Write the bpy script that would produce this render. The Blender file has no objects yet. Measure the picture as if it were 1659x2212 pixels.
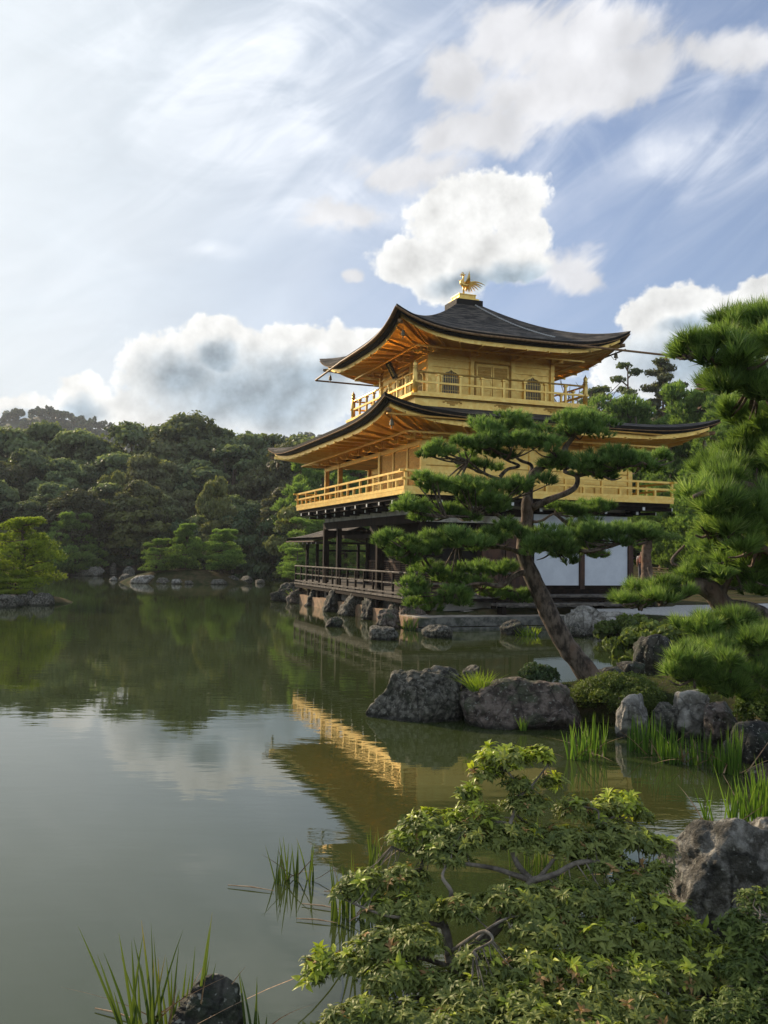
import bpy, math, random
import numpy as np
from mathutils import Vector, Matrix, noise

SC = bpy.context.scene
COL = SC.collection
R = math.radians
PI = math.pi

# ------------------------------------------------------------------ camera
F, CX, CY, H = 1937., 829.5, 1106., 2.4          # focal length and centre of a 1659 x 2212 frame, eye above the water
PITCH, ROLL = R(2.70), R(.79)
cam = bpy.data.cameras.new('camera')
cam.sensor_fit = 'VERTICAL'; cam.sensor_height = 24; cam.lens = 24 * F / 2212
cam.clip_start = .05; cam.clip_end = 6000
camo = bpy.data.objects.new('camera', cam); COL.objects.link(camo)
camo.matrix_world = Matrix.Translation((0, 0, H)) @ Matrix.Rotation(PI / 2 + PITCH, 4, 'X') @ Matrix.Rotation(ROLL, 4, 'Z')
SC.camera = camo
SC.view_settings.view_transform = 'Standard'; SC.view_settings.look = 'None'
SC.view_settings.exposure = 0.40; SC.view_settings.gamma = 1.0
SC.cycles.max_bounces = 7; SC.cycles.transparent_max_bounces = 6
SC.cycles.diffuse_bounces = 4; SC.cycles.glossy_bounces = 4; SC.cycles.volume_bounces = 0
SC.cycles.sample_clamp_indirect = 10; SC.cycles.caustics_reflective = False; SC.cycles.caustics_refractive = False

_f = np.array([0, math.cos(PITCH), math.sin(PITCH)]); _u0 = np.array([0, -math.sin(PITCH), math.cos(PITCH)])
_r = np.array([math.cos(ROLL), 0, 0]) + _u0 * math.sin(ROLL)
_u = _u0 * math.cos(ROLL) - np.array([math.sin(ROLL), 0, 0])
def ray(u, v): return _f + _r * (u - CX) / F - _u * (v - CY) / F
def at(u, v, Y):                                    # where the sight line of a photo point meets the depth Y
    d = ray(u, v); return Vector((d * (Y / d[1])).tolist()) + Vector((0, 0, H))
def onz(u, v, z=0.):                                # where it meets the height z
    d = ray(u, v); return Vector((d * ((z - H) / d[2])).tolist()) + Vector((0, 0, H))
def azel(u, v):
    d = ray(u, v); d = d / np.linalg.norm(d)
    return math.atan2(d[0], d[1]), math.asin(d[2])

# ------------------------------------------------------------------ sun and sky
SUN_AZ, SUN_EL = R(-44), R(25)
sd = Vector((math.sin(SUN_AZ) * math.cos(SUN_EL), math.cos(SUN_AZ) * math.cos(SUN_EL), math.sin(SUN_EL)))
sun = bpy.data.lights.new('sun', 'SUN'); sun.energy = 4.4; sun.angle = R(1.2); sun.color = (1, .80, .56)
suno = bpy.data.objects.new('sun', sun); COL.objects.link(suno)
suno.rotation_euler = (-sd).to_track_quat('-Z', 'Y').to_euler(); suno.location = sd * 50

class N:                                            # small wrapper to write node trees as formulas
    def __init__(s, tree): s.t = tree
    def node(s, kind, **kw):
        n = s.t.nodes.new(kind)
        for k, v in kw.items(): setattr(n, k, v)
        return n
    def put(s, sock, v):
        if isinstance(v, bpy.types.NodeSocket): s.t.links.new(v, sock)
        elif v is not None: sock.default_value = v
    def m(s, op, a, b=None, c=None, clamp=False):
        n = s.node('ShaderNodeMath', operation=op, use_clamp=clamp)
        for i, v in enumerate((a, b, c)): s.put(n.inputs[i], v)
        return n.outputs[0]
    def vm(s, op, a, b=None, scale=None):
        n = s.node('ShaderNodeVectorMath', operation=op)
        s.put(n.inputs[0], a)
        if b is not None: s.put(n.inputs[1], b)
        if scale is not None: s.put(n.inputs['Scale'], scale)
        return n.outputs['Value'] if op in ('LENGTH', 'DOT_PRODUCT', 'DISTANCE') else n.outputs[0]
    def ramp(s, v, a, b, x=0., y=1.):
        n = s.node('ShaderNodeMapRange', interpolation_type='SMOOTHSTEP')
        for i, w in enumerate((v, a, b, x, y)): s.put(n.inputs[i], w)
        return n.outputs[0]
    def lin(s, v, a, b, x=0., y=1.):
        n = s.node('ShaderNodeMapRange')
        for i, w in enumerate((v, a, b, x, y)): s.put(n.inputs[i], w)
        return n.outputs[0]
    def mix(s, f, a, b, blend='MIX'):
        n = s.node('ShaderNodeMix', data_type='RGBA', blend_type=blend)
        s.put(n.inputs[0], f)
        for sock, v in ((n.inputs[6], a), (n.inputs[7], b)):
            s.put(sock, (*v, 1) if isinstance(v, tuple) and len(v) == 3 else v)
        return n.outputs[2]
    def noise(s, vec, scale, detail=4, rough=.55, dist=0.):
        n = s.node('ShaderNodeTexNoise')
        s.put(n.inputs['Vector'], vec)
        n.inputs['Scale'].default_value = scale; n.inputs['Detail'].default_value = detail
        n.inputs['Roughness'].default_value = rough; n.inputs['Distortion'].default_value = dist
        return n.outputs[0]
    def vor(s, vec, scale, detail=0, feature='F1', out=0, rough=.5):
        n = s.node('ShaderNodeTexVoronoi', feature=feature)
        s.put(n.inputs['Vector'], vec); n.inputs['Scale'].default_value = scale
        n.inputs['Detail'].default_value = detail; n.inputs['Roughness'].default_value = rough; n.normalize = True
        return n.outputs[out]

world = bpy.data.worlds.new('World'); SC.world = world; world.use_nodes = True
def build_world():
    t = world.node_tree; t.nodes.clear(); n = N(t)
    tc = n.node('ShaderNodeTexCoord'); D = tc.outputs['Generated']
    sky = n.node('ShaderNodeTexSky', sky_type='NISHITA', sun_disc=False)
    sky.sun_elevation = SUN_EL; sky.sun_rotation = SUN_AZ
    sky.air_density = 1.0; sky.dust_density = 1.2; sky.ozone_density = 1.5
    sx = n.node('ShaderNodeSeparateXYZ'); n.put(sx.inputs[0], D)
    az = n.m('ARCTAN2', sx.outputs[0], sx.outputs[1]); el = n.m('ARCSINE', sx.outputs[2])
    cb = n.node('ShaderNodeCombineXYZ'); n.put(cb.inputs[0], az); n.put(cb.inputs[1], el)
    P = cb.outputs[0]
    # fluffy warp shared by all the cumulus
    wn = n.node('ShaderNodeTexNoise'); n.put(wn.inputs['Vector'], D)
    wn.inputs['Scale'].default_value = 16; wn.inputs['Detail'].default_value = 4; wn.inputs['Roughness'].default_value = .6
    wn.inputs['Scale'].default_value = 11
    warp = n.vm('SCALE', n.vm('SUBTRACT', wn.outputs['Color'], (.5, .5, .5)), scale=.050)
    warp = n.vm('MULTIPLY', warp, (1, 1, 0))
    PW = n.vm('ADD', P, warp)
    def field(p, blobs):
        r = None
        for (u, v, ru, rv) in blobs:
            a, e = azel(u, v); a0, e0 = azel(u + ru, v); a1, e1 = azel(u, v + rv)
            d = n.vm('SUBTRACT', p, (a, e, 0))
            d = n.vm('MULTIPLY', d, (1 / max(abs(a0 - a), 1e-3), 1 / max(abs(e1 - e), 1e-3), 0))
            d = n.m('SUBTRACT', 1, n.vm('LENGTH', d))
            r = d if r is None else n.m('SMOOTH_MAX', r, d, .25)
        return r
    CUM = [(1085, 432, 85, 62), (975, 470, 95, 75), (1120, 510, 75, 60), (895, 565, 88, 52), (1010, 560, 140, 72), (975, 620, 75, 48),
           (1110, 575, 80, 50), (455, 742, 85, 60), (365, 800, 110, 80), (520, 790, 110, 75), (640, 765, 105, 68), (735, 760, 95, 50),
           (560, 860, 260, 95), (820, 730, 45, 22), (350, 915, 70, 40), (65, 885, 75, 38), (180, 865, 70, 55), (270, 890, 60, 52),
           (1440, 675, 110, 58), (1540, 690, 120, 60), (1680, 640, 110, 45), (1500, 780, 260, 90)]
    SOFT = [(1190, 580, 120, 50), (1262, 608, 55, 30), (768, 590, 30, 18), (985, 165, 90, 85), (1075, 55, 80, 85), (1170, 110, 170, 95), (1310, 70, 170, 85), (1150, 200, 200, 90), (1330, 170, 240, 90), (1010, 290, 170, 60), (880, 370, 150, 50), (760, 470, 110, 34), (1560, 120, 160, 60)]
    cr0 = n.node('ShaderNodeVectorRotate', rotation_type='Z_AXIS'); n.put(cr0.inputs['Vector'], P); cr0.inputs['Angle'].default_value = -R(34)
    vz = n.vor(D, 40, 3, rough=.58); vb = n.m('MULTIPLY_ADD', vz, -.85, .36)
    fb = n.noise(D, 60, 6, .6)
    tex = n.m('ADD', vb, n.m('MULTIPLY_ADD', fb, .55, -.27))
    dens = n.m('ADD', field(PW, CUM), tex)
    mask = n.ramp(dens, .00, .25)
    sfn = n.noise(n.vm('MULTIPLY', cr0.outputs[0], (1.0, 2.2, 1)), 7.5, 8, .62, .4)
    softf = n.m('ADD', field(PW, SOFT), n.m('MULTIPLY_ADD', sfn, 2.3, -1.15))
    msoft = n.m('MULTIPLY', n.ramp(softf, -.12, .55), .90)
    # relief: the same billows read a little nearer the sun
    off = n.vm('ADD', D, (-.010, 0, .009))
    vz2 = n.vor(off, 40, 3, rough=.58)
    rel = n.m('MULTIPLY', n.m('SUBTRACT', vz2, vz), .85)
    relb = n.m('SUBTRACT', n.vor(n.vm('ADD', D, (-.022, 0, .020)), 17, 1, 'SMOOTH_F1'), n.vor(D, 17, 1, 'SMOOTH_F1'))
    soft = n.ramp(el, .34, .52)
    SHD = [(1120, 615, 150, 50), (1010, 620, 110, 34), (560, 860, 300, 110), (400, 815, 120, 70), (650, 820, 150, 70), (470, 770, 60, 40), (720, 800, 90, 40),
           (180, 890, 60, 40), (60, 905, 70, 30), (480, 780, 50, 35), (1520, 780, 250, 95), (1480, 700, 70, 30)]
    sh = n.ramp(n.m('ADD', field(PW, SHD), n.m('MULTIPLY_ADD', n.noise(D, 5, 2, .5), .4, -.2)), -.15, .85)
    lum = n.m('SUBTRACT', n.m('ADD', n.m('ADD', n.m('MULTIPLY_ADD', rel, .62, .86), n.m('MULTIPLY', relb, .85)), n.ramp(dens, .6, .05, 0., .10)), n.m('MULTIPLY', sh, .42))
    lum = n.m('MAXIMUM', lum, .2)
    ccol = n.mix(sh, (8.2, 8.2, 8.0), (6.0, 7.5, 8.8))
    ccol = n.vm('SCALE', ccol, scale=lum)
    # high cirrus: long streaks fanning out to the upper right
    ang = R(34); cr = n.node('ShaderNodeVectorRotate', rotation_type='Z_AXIS'); n.put(cr.inputs['Vector'], P)
    cr.inputs['Angle'].default_value = -ang
    st = n.vm('MULTIPLY', cr.outputs[0], (2.2, 8.5, 1))
    c1 = n.noise(st, 1.9, 7, .56, .9)
    st2 = n.vm('MULTIPLY', P, (3.2, 7, 1)); c2 = n.noise(st2, 1.7, 7, .6, .9)
    BAND = [(830, 440, 330, 60), (1000, 330, 260, 100), (1250, 200, 330, 140), (1500, 330, 260, 80), (1450, 150, 330, 100), (700, 200, 360, 240), (450, 540, 60, 18)]
    crb = n.node('ShaderNodeVectorRotate', rotation_type='Z_AXIS')
    band = n.ramp(n.m('ADD', field(P, BAND), n.m('MULTIPLY_ADD', c2, 1.3, -.65)), -.75, 1.15)
    cir = n.ramp(c1, .34, .78); cir2 = n.ramp(c2, .40, .70)
    cirm = n.m('ADD', n.m('MULTIPLY', cir, n.m('MULTIPLY_ADD', band, .52, .20)), n.m('MULTIPLY', cir2, n.m('MULTIPLY', band, .45)), clamp=True)
    # veil: thin cloud that thickens and glows towards the sun
    sdot = n.vm('DOT_PRODUCT', D, tuple(sd))
    veil = n.ramp(sdot, .60, .95)
    low = n.ramp(el, .30, .02)
    veilm = n.m('ADD', n.m('MULTIPLY', veil, .85), n.m('MULTIPLY', low, .28), clamp=True)
    behind = n.ramp(sx.outputs[1], .35, -.35)           # broken cloud over the rest of the sky
    veilm = n.m('MAXIMUM', veilm, n.m('MULTIPLY', behind, n.ramp(n.noise(D, 2.6, 6, .55), .35, .62)))
    nis = n.mix(.30, n.mix(1., sky.outputs[0], (.78, .80, .92), 'MULTIPLY'), (3.5, 4.5, 6.2))
    glow = n.m('ADD', n.m('POWER', n.m('MAXIMUM', sdot, 0), 6), n.m('MULTIPLY', n.m('POWER', n.m('MAXIMUM', sdot, 0), 60), 2.2))
    vcol = n.vm('ADD', n.vm('SCALE', n.mix(0., (5.2, 5.8, 6.25), (0, 0, 0)), scale=n.m('MULTIPLY_ADD', c2, .36, .74)), n.vm('SCALE', n.mix(0., (2.0, 1.95, 1.75), (0, 0, 0)), scale=glow))
    c = n.mix(veilm, nis, vcol)
    c = n.mix(cirm, c, n.vm('ADD', n.vm('SCALE', n.mix(0., (1.5, 1.5, 1.4), (0, 0, 0)), scale=veil), n.mix(0., (7.2, 7.5, 8.1), (0, 0, 0))))
    slum = n.m('ADD', n.m('MULTIPLY_ADD', n.ramp(n.noise(PW, 8, 5, .55), .35, .65), .22, .74), n.m('MULTIPLY', relb, .6))
    c = n.mix(msoft, c, n.vm('SCALE', n.mix(0., (7.6, 7.6, 7.75), (0, 0, 0)), scale=slum))
    c = n.mix(n.m('MULTIPLY', mask, .96), c, ccol)
    bg = n.node('ShaderNodeBackground'); n.put(bg.inputs[0], c); bg.inputs[1].default_value = .1
    out = n.node('ShaderNodeOutputWorld'); t.links.new(bg.outputs[0], out.inputs[0])
build_world()
world.cycles.sampling_method = 'MANUAL'; world.cycles.sample_map_resolution = 512

# ------------------------------------------------------------------ materials
def principled(name):
    m = bpy.data.materials.new(name); m.use_nodes = True; t = m.node_tree
    b = t.nodes['Principled BSDF']; return m, N(t), b, t.nodes['Material Output']
def mat(name, c1, c2, scale=6, rough=.7, metal=0., bump=0., bscale=None, c3=None, s3=1.2, detail=6, spec=.4, lo=.38, hi=.62, stretch=(1, 1, 1), var=False, bdist=.02, wet=None):
    m, n, b, o = principled(name)
    tc = n.node('ShaderNodeTexCoord'); V = n.vm('MULTIPLY', tc.outputs['Object'], stretch)
    f = n.ramp(n.noise(V, scale, detail, .6), lo, hi)
    c = n.mix(f, c1, c2)
    if c3: c = n.mix(n.ramp(n.noise(n.vm('ADD', V, (7, 3, 1)), s3, 5, .65), .48, .66), c, c3)
    if var:
        at_ = n.node('ShaderNodeAttribute', attribute_name='var')
        c = n.vm('SCALE', c, scale=n.m('MULTIPLY_ADD', at_.outputs['Fac'], .5, .75))
    if wet is not None:                              # a dark damp tide line just above the pond, and cracks
        g = n.node('ShaderNodeNewGeometry'); sp = n.node('ShaderNodeSeparateXYZ'); n.put(sp.inputs[0], g.outputs['Position'])
        w = n.ramp(n.m('ADD', sp.outputs[2], n.m('MULTIPLY_ADD', n.noise(g.outputs['Position'], 7, 4), .10, -.05)), .03, .09, .35, 1.)
        ck = n.ramp(n.vor(n.vm('ADD', V, n.vm('SCALE', n.vm('SUBTRACT', V, V), scale=0)), wet, 1, 'DISTANCE_TO_EDGE'), .0, .05, .45, 1.)
        c = n.vm('SCALE', c, scale=n.m('MULTIPLY', w, ck))
        li = n.ramp(n.noise(n.vm('ADD', V, (3, 9, 4)), 22, 3, .5), .62, .68); c = n.mix(n.m('MULTIPLY', n.m('MULTIPLY', li, w), .55), c, (.42, .42, .36))
    n.put(b.inputs['Base Color'], c)
    b.inputs['Roughness'].default_value = rough; b.inputs['Metallic'].default_value = metal
    b.inputs['Specular IOR Level'].default_value = spec
    if bump:
        bp = n.node('ShaderNodeBump'); bp.inputs['Strength'].default_value = bump; bp.inputs['Distance'].default_value = bdist
        n.put(bp.inputs['Height'], n.noise(V, bscale or scale * 3, 6, .65)); n.put(b.inputs['Normal'], bp.outputs[0])
    return m
def foliage(name, dark, lite, tip=None, trans=.3, rough=.55, objvar=.35, warm=(.30, .16, .04), warmf=0., tcol=None):
    m, n, b, o = principled(name)
    a = n.node('ShaderNodeAttribute', attribute_name='var')
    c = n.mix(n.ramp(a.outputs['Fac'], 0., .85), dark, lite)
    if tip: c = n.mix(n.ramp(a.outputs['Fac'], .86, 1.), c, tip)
    oi = n.node('ShaderNodeObjectInfo')
    if warmf: c = n.mix(n.m('MULTIPLY', n.ramp(oi.outputs['Random'], .3, 1.), warmf), c, warm)
    if objvar: c = n.vm('SCALE', c, scale=n.m('MULTIPLY_ADD', n.m('FRACT', n.m('MULTIPLY', oi.outputs['Random'], 7.31)), objvar * 2, 1 - objvar))
    n.put(b.inputs['Base Color'], c); b.inputs['Roughness'].default_value = rough; b.inputs['Specular IOR Level'].default_value = .25
    tr = n.node('ShaderNodeBsdfTranslucent'); n.put(tr.inputs[0], n.mix(1., c, tcol or (1.5, 1.5, .7), 'MULTIPLY'))
    mx = n.node('ShaderNodeMixShader'); mx.inputs[0].default_value = trans
    n.t.links.new(b.outputs[0], mx.inputs[1]); n.t.links.new(tr.outputs[0], mx.inputs[2]); n.t.links.new(mx.outputs[0], o.inputs[0])
    return m
def gold_mat(name, c1, c2, rough=.42, metal=.85, leaf=.11):
    m, n, b, o = principled(name)
    tc = n.node('ShaderNodeTexCoord'); V = tc.outputs['Object']
    br = n.vor(n.vm('ADD', V, n.vm('SCALE', n.vm('SUBTRACT', V, V), scale=0)), 1 / leaf, 0, out=1)
    sp = n.node('ShaderNodeSeparateColor'); n.put(sp.inputs[0], br)
    f = n.m('MULTIPLY_ADD', n.noise(V, 2.2, 6, .6), .9, n.m('MULTIPLY_ADD', sp.outputs[0], .42, -.20), clamp=True)
    n.put(b.inputs['Base Color'], n.mix(f, c1, c2))
    n.put(b.inputs['Roughness'], n.lin(n.noise(V, 7, 5, .6), .3, .7, rough - .08, rough + .12))
    b.inputs['Metallic'].default_value = metal
    bp = n.node('ShaderNodeBump'); bp.inputs['Strength'].default_value = .25; bp.inputs['Distance'].default_value = .01
    n.put(bp.inputs['Height'], n.noise(V, 16, 4, .6)); n.put(b.inputs['Normal'], bp.outputs[0])
    return m

M = {}
M['gold'] = gold_mat('gold_leaf', (.86, .51, .12), (1., .76, .26), rough=.36)
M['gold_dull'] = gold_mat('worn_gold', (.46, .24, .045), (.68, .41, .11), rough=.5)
M['thatch'] = mat('shingle_bark', (.022, .019, .017), (.15, .126, .10), 1.9, .9, bump=1., bscale=6, c3=(.035, .03, .024), s3=.9, stretch=(1, 1, 6), bdist=.12, detail=9, lo=.40, hi=.60)
M['thatch_edge'] = mat('shingle_edge', (.006, .005, .0045), (.020, .016, .013), 6, .8, bump=.5, bscale=30, stretch=(1, 1, 12))
M['brown_trim'] = mat('brown_trim', (.20, .11, .045), (.34, .20, .09), 8, .6)
M['dark_wood'] = mat('dark_wood', (.007, .005, .004), (.022, .014, .010), 4, .8, bump=.3, stretch=(1, 1, .25), spec=.12)
M['red_wood'] = mat('red_brown_wood', (.040, .018, .010), (.10, .045, .024), 5, .6, bump=.3, stretch=(1, 1, .3))
M['grey_wood'] = mat('weathered_wood', (.055, .048, .041), (.19, .165, .14), 5, .85, bump=.4, c3=(.08, .068, .055), s3=2)
M['rock_mid'] = mat('weathered_rock', (.085, .078, .064), (.40, .38, .335), 9, .85, bump=1., bscale=15, c3=(.06, .058, .045), s3=3.2, bdist=.09, detail=10, wet=2.0)
M['white_panel'] = mat('white_paper', (.66, .70, .76), (.74, .78, .84), 1.3, .8)
M['plaster'] = mat('old_plaster', (.50, .47, .42), (.66, .62, .55), 2.5, .9, bump=.3, c3=(.24, .21, .17), s3=1.6)
M['paint_white'] = mat('white_paint', (.72, .72, .70), (.80, .80, .78), 8, .6)
M['stone_pave'] = mat('paving_stone', (.34, .30, .25), (.52, .46, .38), 4, .85, bump=.5, c3=(.24, .21, .17), s3=1.5)
M['stone_block'] = mat('granite_block', (.075, .078, .07), (.20, .195, .17), 5, .85, bump=.8, c3=(.045, .055, .035), s3=1.8)
M['stone_tan'] = mat('tan_stone', (.26, .155, .09), (.42, .27, .165), 2.4, .85, bump=.8, c3=(.17, .14, .08), s3=2.6)
M['gravel'] = mat('gravel', (.38, .37, .35), (.56, .54, .50), 14, .95, bump=.4)
M['earth'] = mat('earth', (.10, .075, .045), (.20, .155, .085), 3, .95, bump=.8, c3=(.05, .07, .022), s3=.7)
M['moss'] = mat('moss', (.035, .055, .018), (.11, .11, .04), 5, .95, bump=1., c3=(.20, .15, .07), s3=.8)
M['bark'] = mat('pine_bark', (.040, .030, .023), (.20, .155, .12), 11, .9, bump=1., bscale=16, c3=(.17, .11, .075), s3=2.4, bdist=.05, stretch=(1, 1, .45))
M['bark_grey'] = mat('grey_bark', (.10, .085, .065), (.26, .225, .18), 9, .9, bump=.8, c3=(.06, .05, .04), s3=2.4)
M['bark_red'] = mat('red_bark', (.10, .065, .045), (.20, .14, .10), 6, .9, bump=.8, c3=(.22, .12, .07), s3=1.4)
M['rock'] = mat('grey_rock', (.050, .045, .036), (.19, .175, .145), 6, .85, bump=1., bscale=16, c3=(.045, .055, .03), s3=3.4, bdist=.10, detail=9, wet=2.6)
M['rock_lichen'] = mat('lichen_rock', (.045, .042, .033), (.235, .222, .185), 13, .85, bump=1., bscale=17, c3=(.06, .065, .045), s3=4.0, bdist=.10, detail=10, wet=2.6)
M['rock_brown'] = mat('brown_rock', (.055, .042, .034), (.23, .185, .155), 8, .85, bump=1., bscale=17, c3=(.09, .10, .06), s3=3.2, bdist=.09, detail=9, wet=2.2)
M['rock_pale'] = mat('pale_rock', (.17, .16, .14), (.42, .40, .36), 5, .85, bump=1., bscale=10, c3=(.11, .10, .08), s3=2.6, bdist=.05, detail=9, wet=2.2)
M['rock_dark'] = mat('dark_rock', (.022, .022, .019), (.09, .085, .07), 5, .85, bump=1., bscale=10, c3=(.03, .045, .02), s3=2.6, bdist=.06, detail=9, wet=3.0)
M['glass'] = mat('lattice_pane', (.035, .04, .06), (.06, .07, .10), 3, .25)
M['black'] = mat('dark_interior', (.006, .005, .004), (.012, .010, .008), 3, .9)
M['bamboo'] = mat('bamboo', (.42, .28, .13), (.60, .44, .24), 6, .6)
M['straw'] = mat('dead_leaf', (.34, .20, .11), (.52, .36, .22), 20, .7)
M['bronze'] = mat('bronze', (.12, .10, .06), (.25, .2, .12), 10, .5, metal=.6)
M['skin'] = mat('skin', (.50, .32, .24), (.56, .37, .28), 8, .6)
M['hair'] = mat('hair', (.02, .016, .014), (.04, .03, .025), 8, .6)
M['shirt'] = mat('white_shirt', (.62, .60, .58), (.72, .70, .68), 5, .8)
M['trousers'] = mat('trousers', (.08, .08, .10), (.13, .13, .15), 5, .8)
M['bag'] = mat('red_bag', (.35, .12, .09), (.45, .17, .13), 5, .7)
M['needle'] = foliage('pine_needle', (.040, .086, .026), (.21, .33, .105), (.42, .54, .23), .38, objvar=.0)
M['needle_near'] = foliage('long_needle', (.040, .085, .022), (.22, .335, .095), (.46, .56, .25), .38, objvar=.0)
M['needle_far'] = foliage('far_needle', (.055, .11, .035), (.24, .36, .10), None, .36, objvar=.15)
M['needle_yellow'] = foliage('yellow_needle', (.10, .16, .025), (.31, .39, .06), None, .36, objvar=.12)  # yellow green needles of the left island pines
M['leaf_wood'] = foliage('wood_leaf', (.038, .062, .032), (.20, .25, .12), None, .32, objvar=.40, warm=(.14, .10, .055), warmf=.38)
M['leaf_pale'] = foliage('pale_leaf', (.09, .11, .035), (.22, .235, .085), None, .3, objvar=.15)
M['leaf_dark'] = foliage('dark_leaf', (.03, .055, .025), (.10, .15, .065), None, .2, objvar=.2)
M['leaf_hill'] = foliage('hill_leaf', (.030, .055, .030), (.080, .125, .065), None, .2, objvar=0)
M['leaf_shrub'] = foliage('shrub_leaf', (.045, .075, .018), (.16, .21, .05), (.25, .30, .08), .3, objvar=.1)
M['leaf_bush'] = foliage('bush_leaf', (.085, .120, .034), (.27, .305, .08), (.44, .44, .09), .30, rough=.5, objvar=0)
M['leaf_new'] = foliage('new_leaf', (.24, .32, .04), (.50, .56, .08), (.65, .62, .10), .3, rough=.4, objvar=0)
M['leaf_rust'] = foliage('rust_leaf', (.26, .15, .06), (.48, .30, .13), None, .3, objvar=0)
M['iris'] = foliage('iris_leaf', (.055, .12, .022), (.16, .27, .05), (.30, .36, .09), .35, rough=.4, objvar=.08)
M['reed'] = foliage('reed_leaf', (.04, .075, .02), (.12, .17, .04), (.28, .22, .08), .3, rough=.4, objvar=.08)
M['grass'] = foliage('grass_leaf', (.12, .20, .02), (.30, .40, .05), None, .4, objvar=0)

def water_mat():
    m, n, b, o = principled('pond_water')
    g = n.node('ShaderNodeNewGeometry'); P = g.outputs['Position']
    h1 = n.noise(n.vm('MULTIPLY', P, (.6, 1.5, 1)), 2.2, 2, .5, .2)
    h2 = n.noise(n.vm('MULTIPLY', P, (1., 2.2, 1)), 5.5, 3, .5)
    calm = n.ramp(n.noise(P, .10, 2, .5), .35, .65, .55, 1.25)
    hh = n.m('MULTIPLY', n.m('ADD', n.m('MULTIPLY', h1, .9), n.m('MULTIPLY', h2, .20)), calm)
    bp = n.node('ShaderNodeBump'); bp.inputs['Strength'].default_value = 1.; bp.inputs['Distance'].default_value = .0022
    n.put(bp.inputs['Height'], hh)
    b.inputs['Roughness'].default_value = .012; b.inputs['IOR'].default_value = 1.47
    b.inputs['Specular IOR Level'].default_value = .5
    n.put(b.inputs['Base Color'], n.mix(n.ramp(n.noise(P, .35, 3, .5), .3, .7), (.036, .050, .016), (.045, .059, .020)))
    n.put(b.inputs['Normal'], bp.outputs[0])
    return m
M['water'] = water_mat()

# ------------------------------------------------------------------ building helpers
def tag(o, label=None, cat=None, group=None, kind=None):
    if label: o['label'] = label
    if cat: o['category'] = cat
    if group: o['group'] = group
    if kind: o['kind'] = kind
    return o
def link(name, me, parent=None):
    o = bpy.data.objects.new(name, me); COL.objects.link(o)
    if parent: o.parent = parent
    return o
def empty(name, loc=(0, 0, 0), rz=0, label=None, cat=None, group=None):
    o = bpy.data.objects.new(name, None); COL.objects.link(o); o.empty_display_size = .2
    o.location = loc; o.rotation_euler = (0, 0, rz)
    return tag(o, label, cat, group)
def npmesh(name, V, Fa, mats, parent=None, var=None, smooth=False, midx=None):
    V = np.asarray(V, dtype=np.float32); Fa = np.asarray(Fa, dtype=np.int32); k = Fa.shape[1]
    me = bpy.data.meshes.new(name)
    me.vertices.add(len(V)); me.vertices.foreach_set('co', V.ravel())
    me.loops.add(Fa.size); me.loops.foreach_set('vertex_index', Fa.ravel())
    me.polygons.add(len(Fa)); me.polygons.foreach_set('loop_start', np.arange(0, Fa.size, k, dtype=np.int32))
    me.polygons.foreach_set('loop_total', np.full(len(Fa), k, dtype=np.int32))
    for m in (mats if isinstance(mats, (list, tuple)) else [mats]): me.materials.append(m)
    if midx is not None: me.polygons.foreach_set('material_index', np.asarray(midx, dtype=np.int32))
    me.polygons.foreach_set('use_smooth', np.full(len(Fa), smooth))
    if var is not None:
        a = me.attributes.new('var', 'FLOAT', 'POINT'); a.data.foreach_set('value', np.asarray(var, dtype=np.float32))
    me.update(calc_edges=True)
    return link(name, me, parent)
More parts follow.
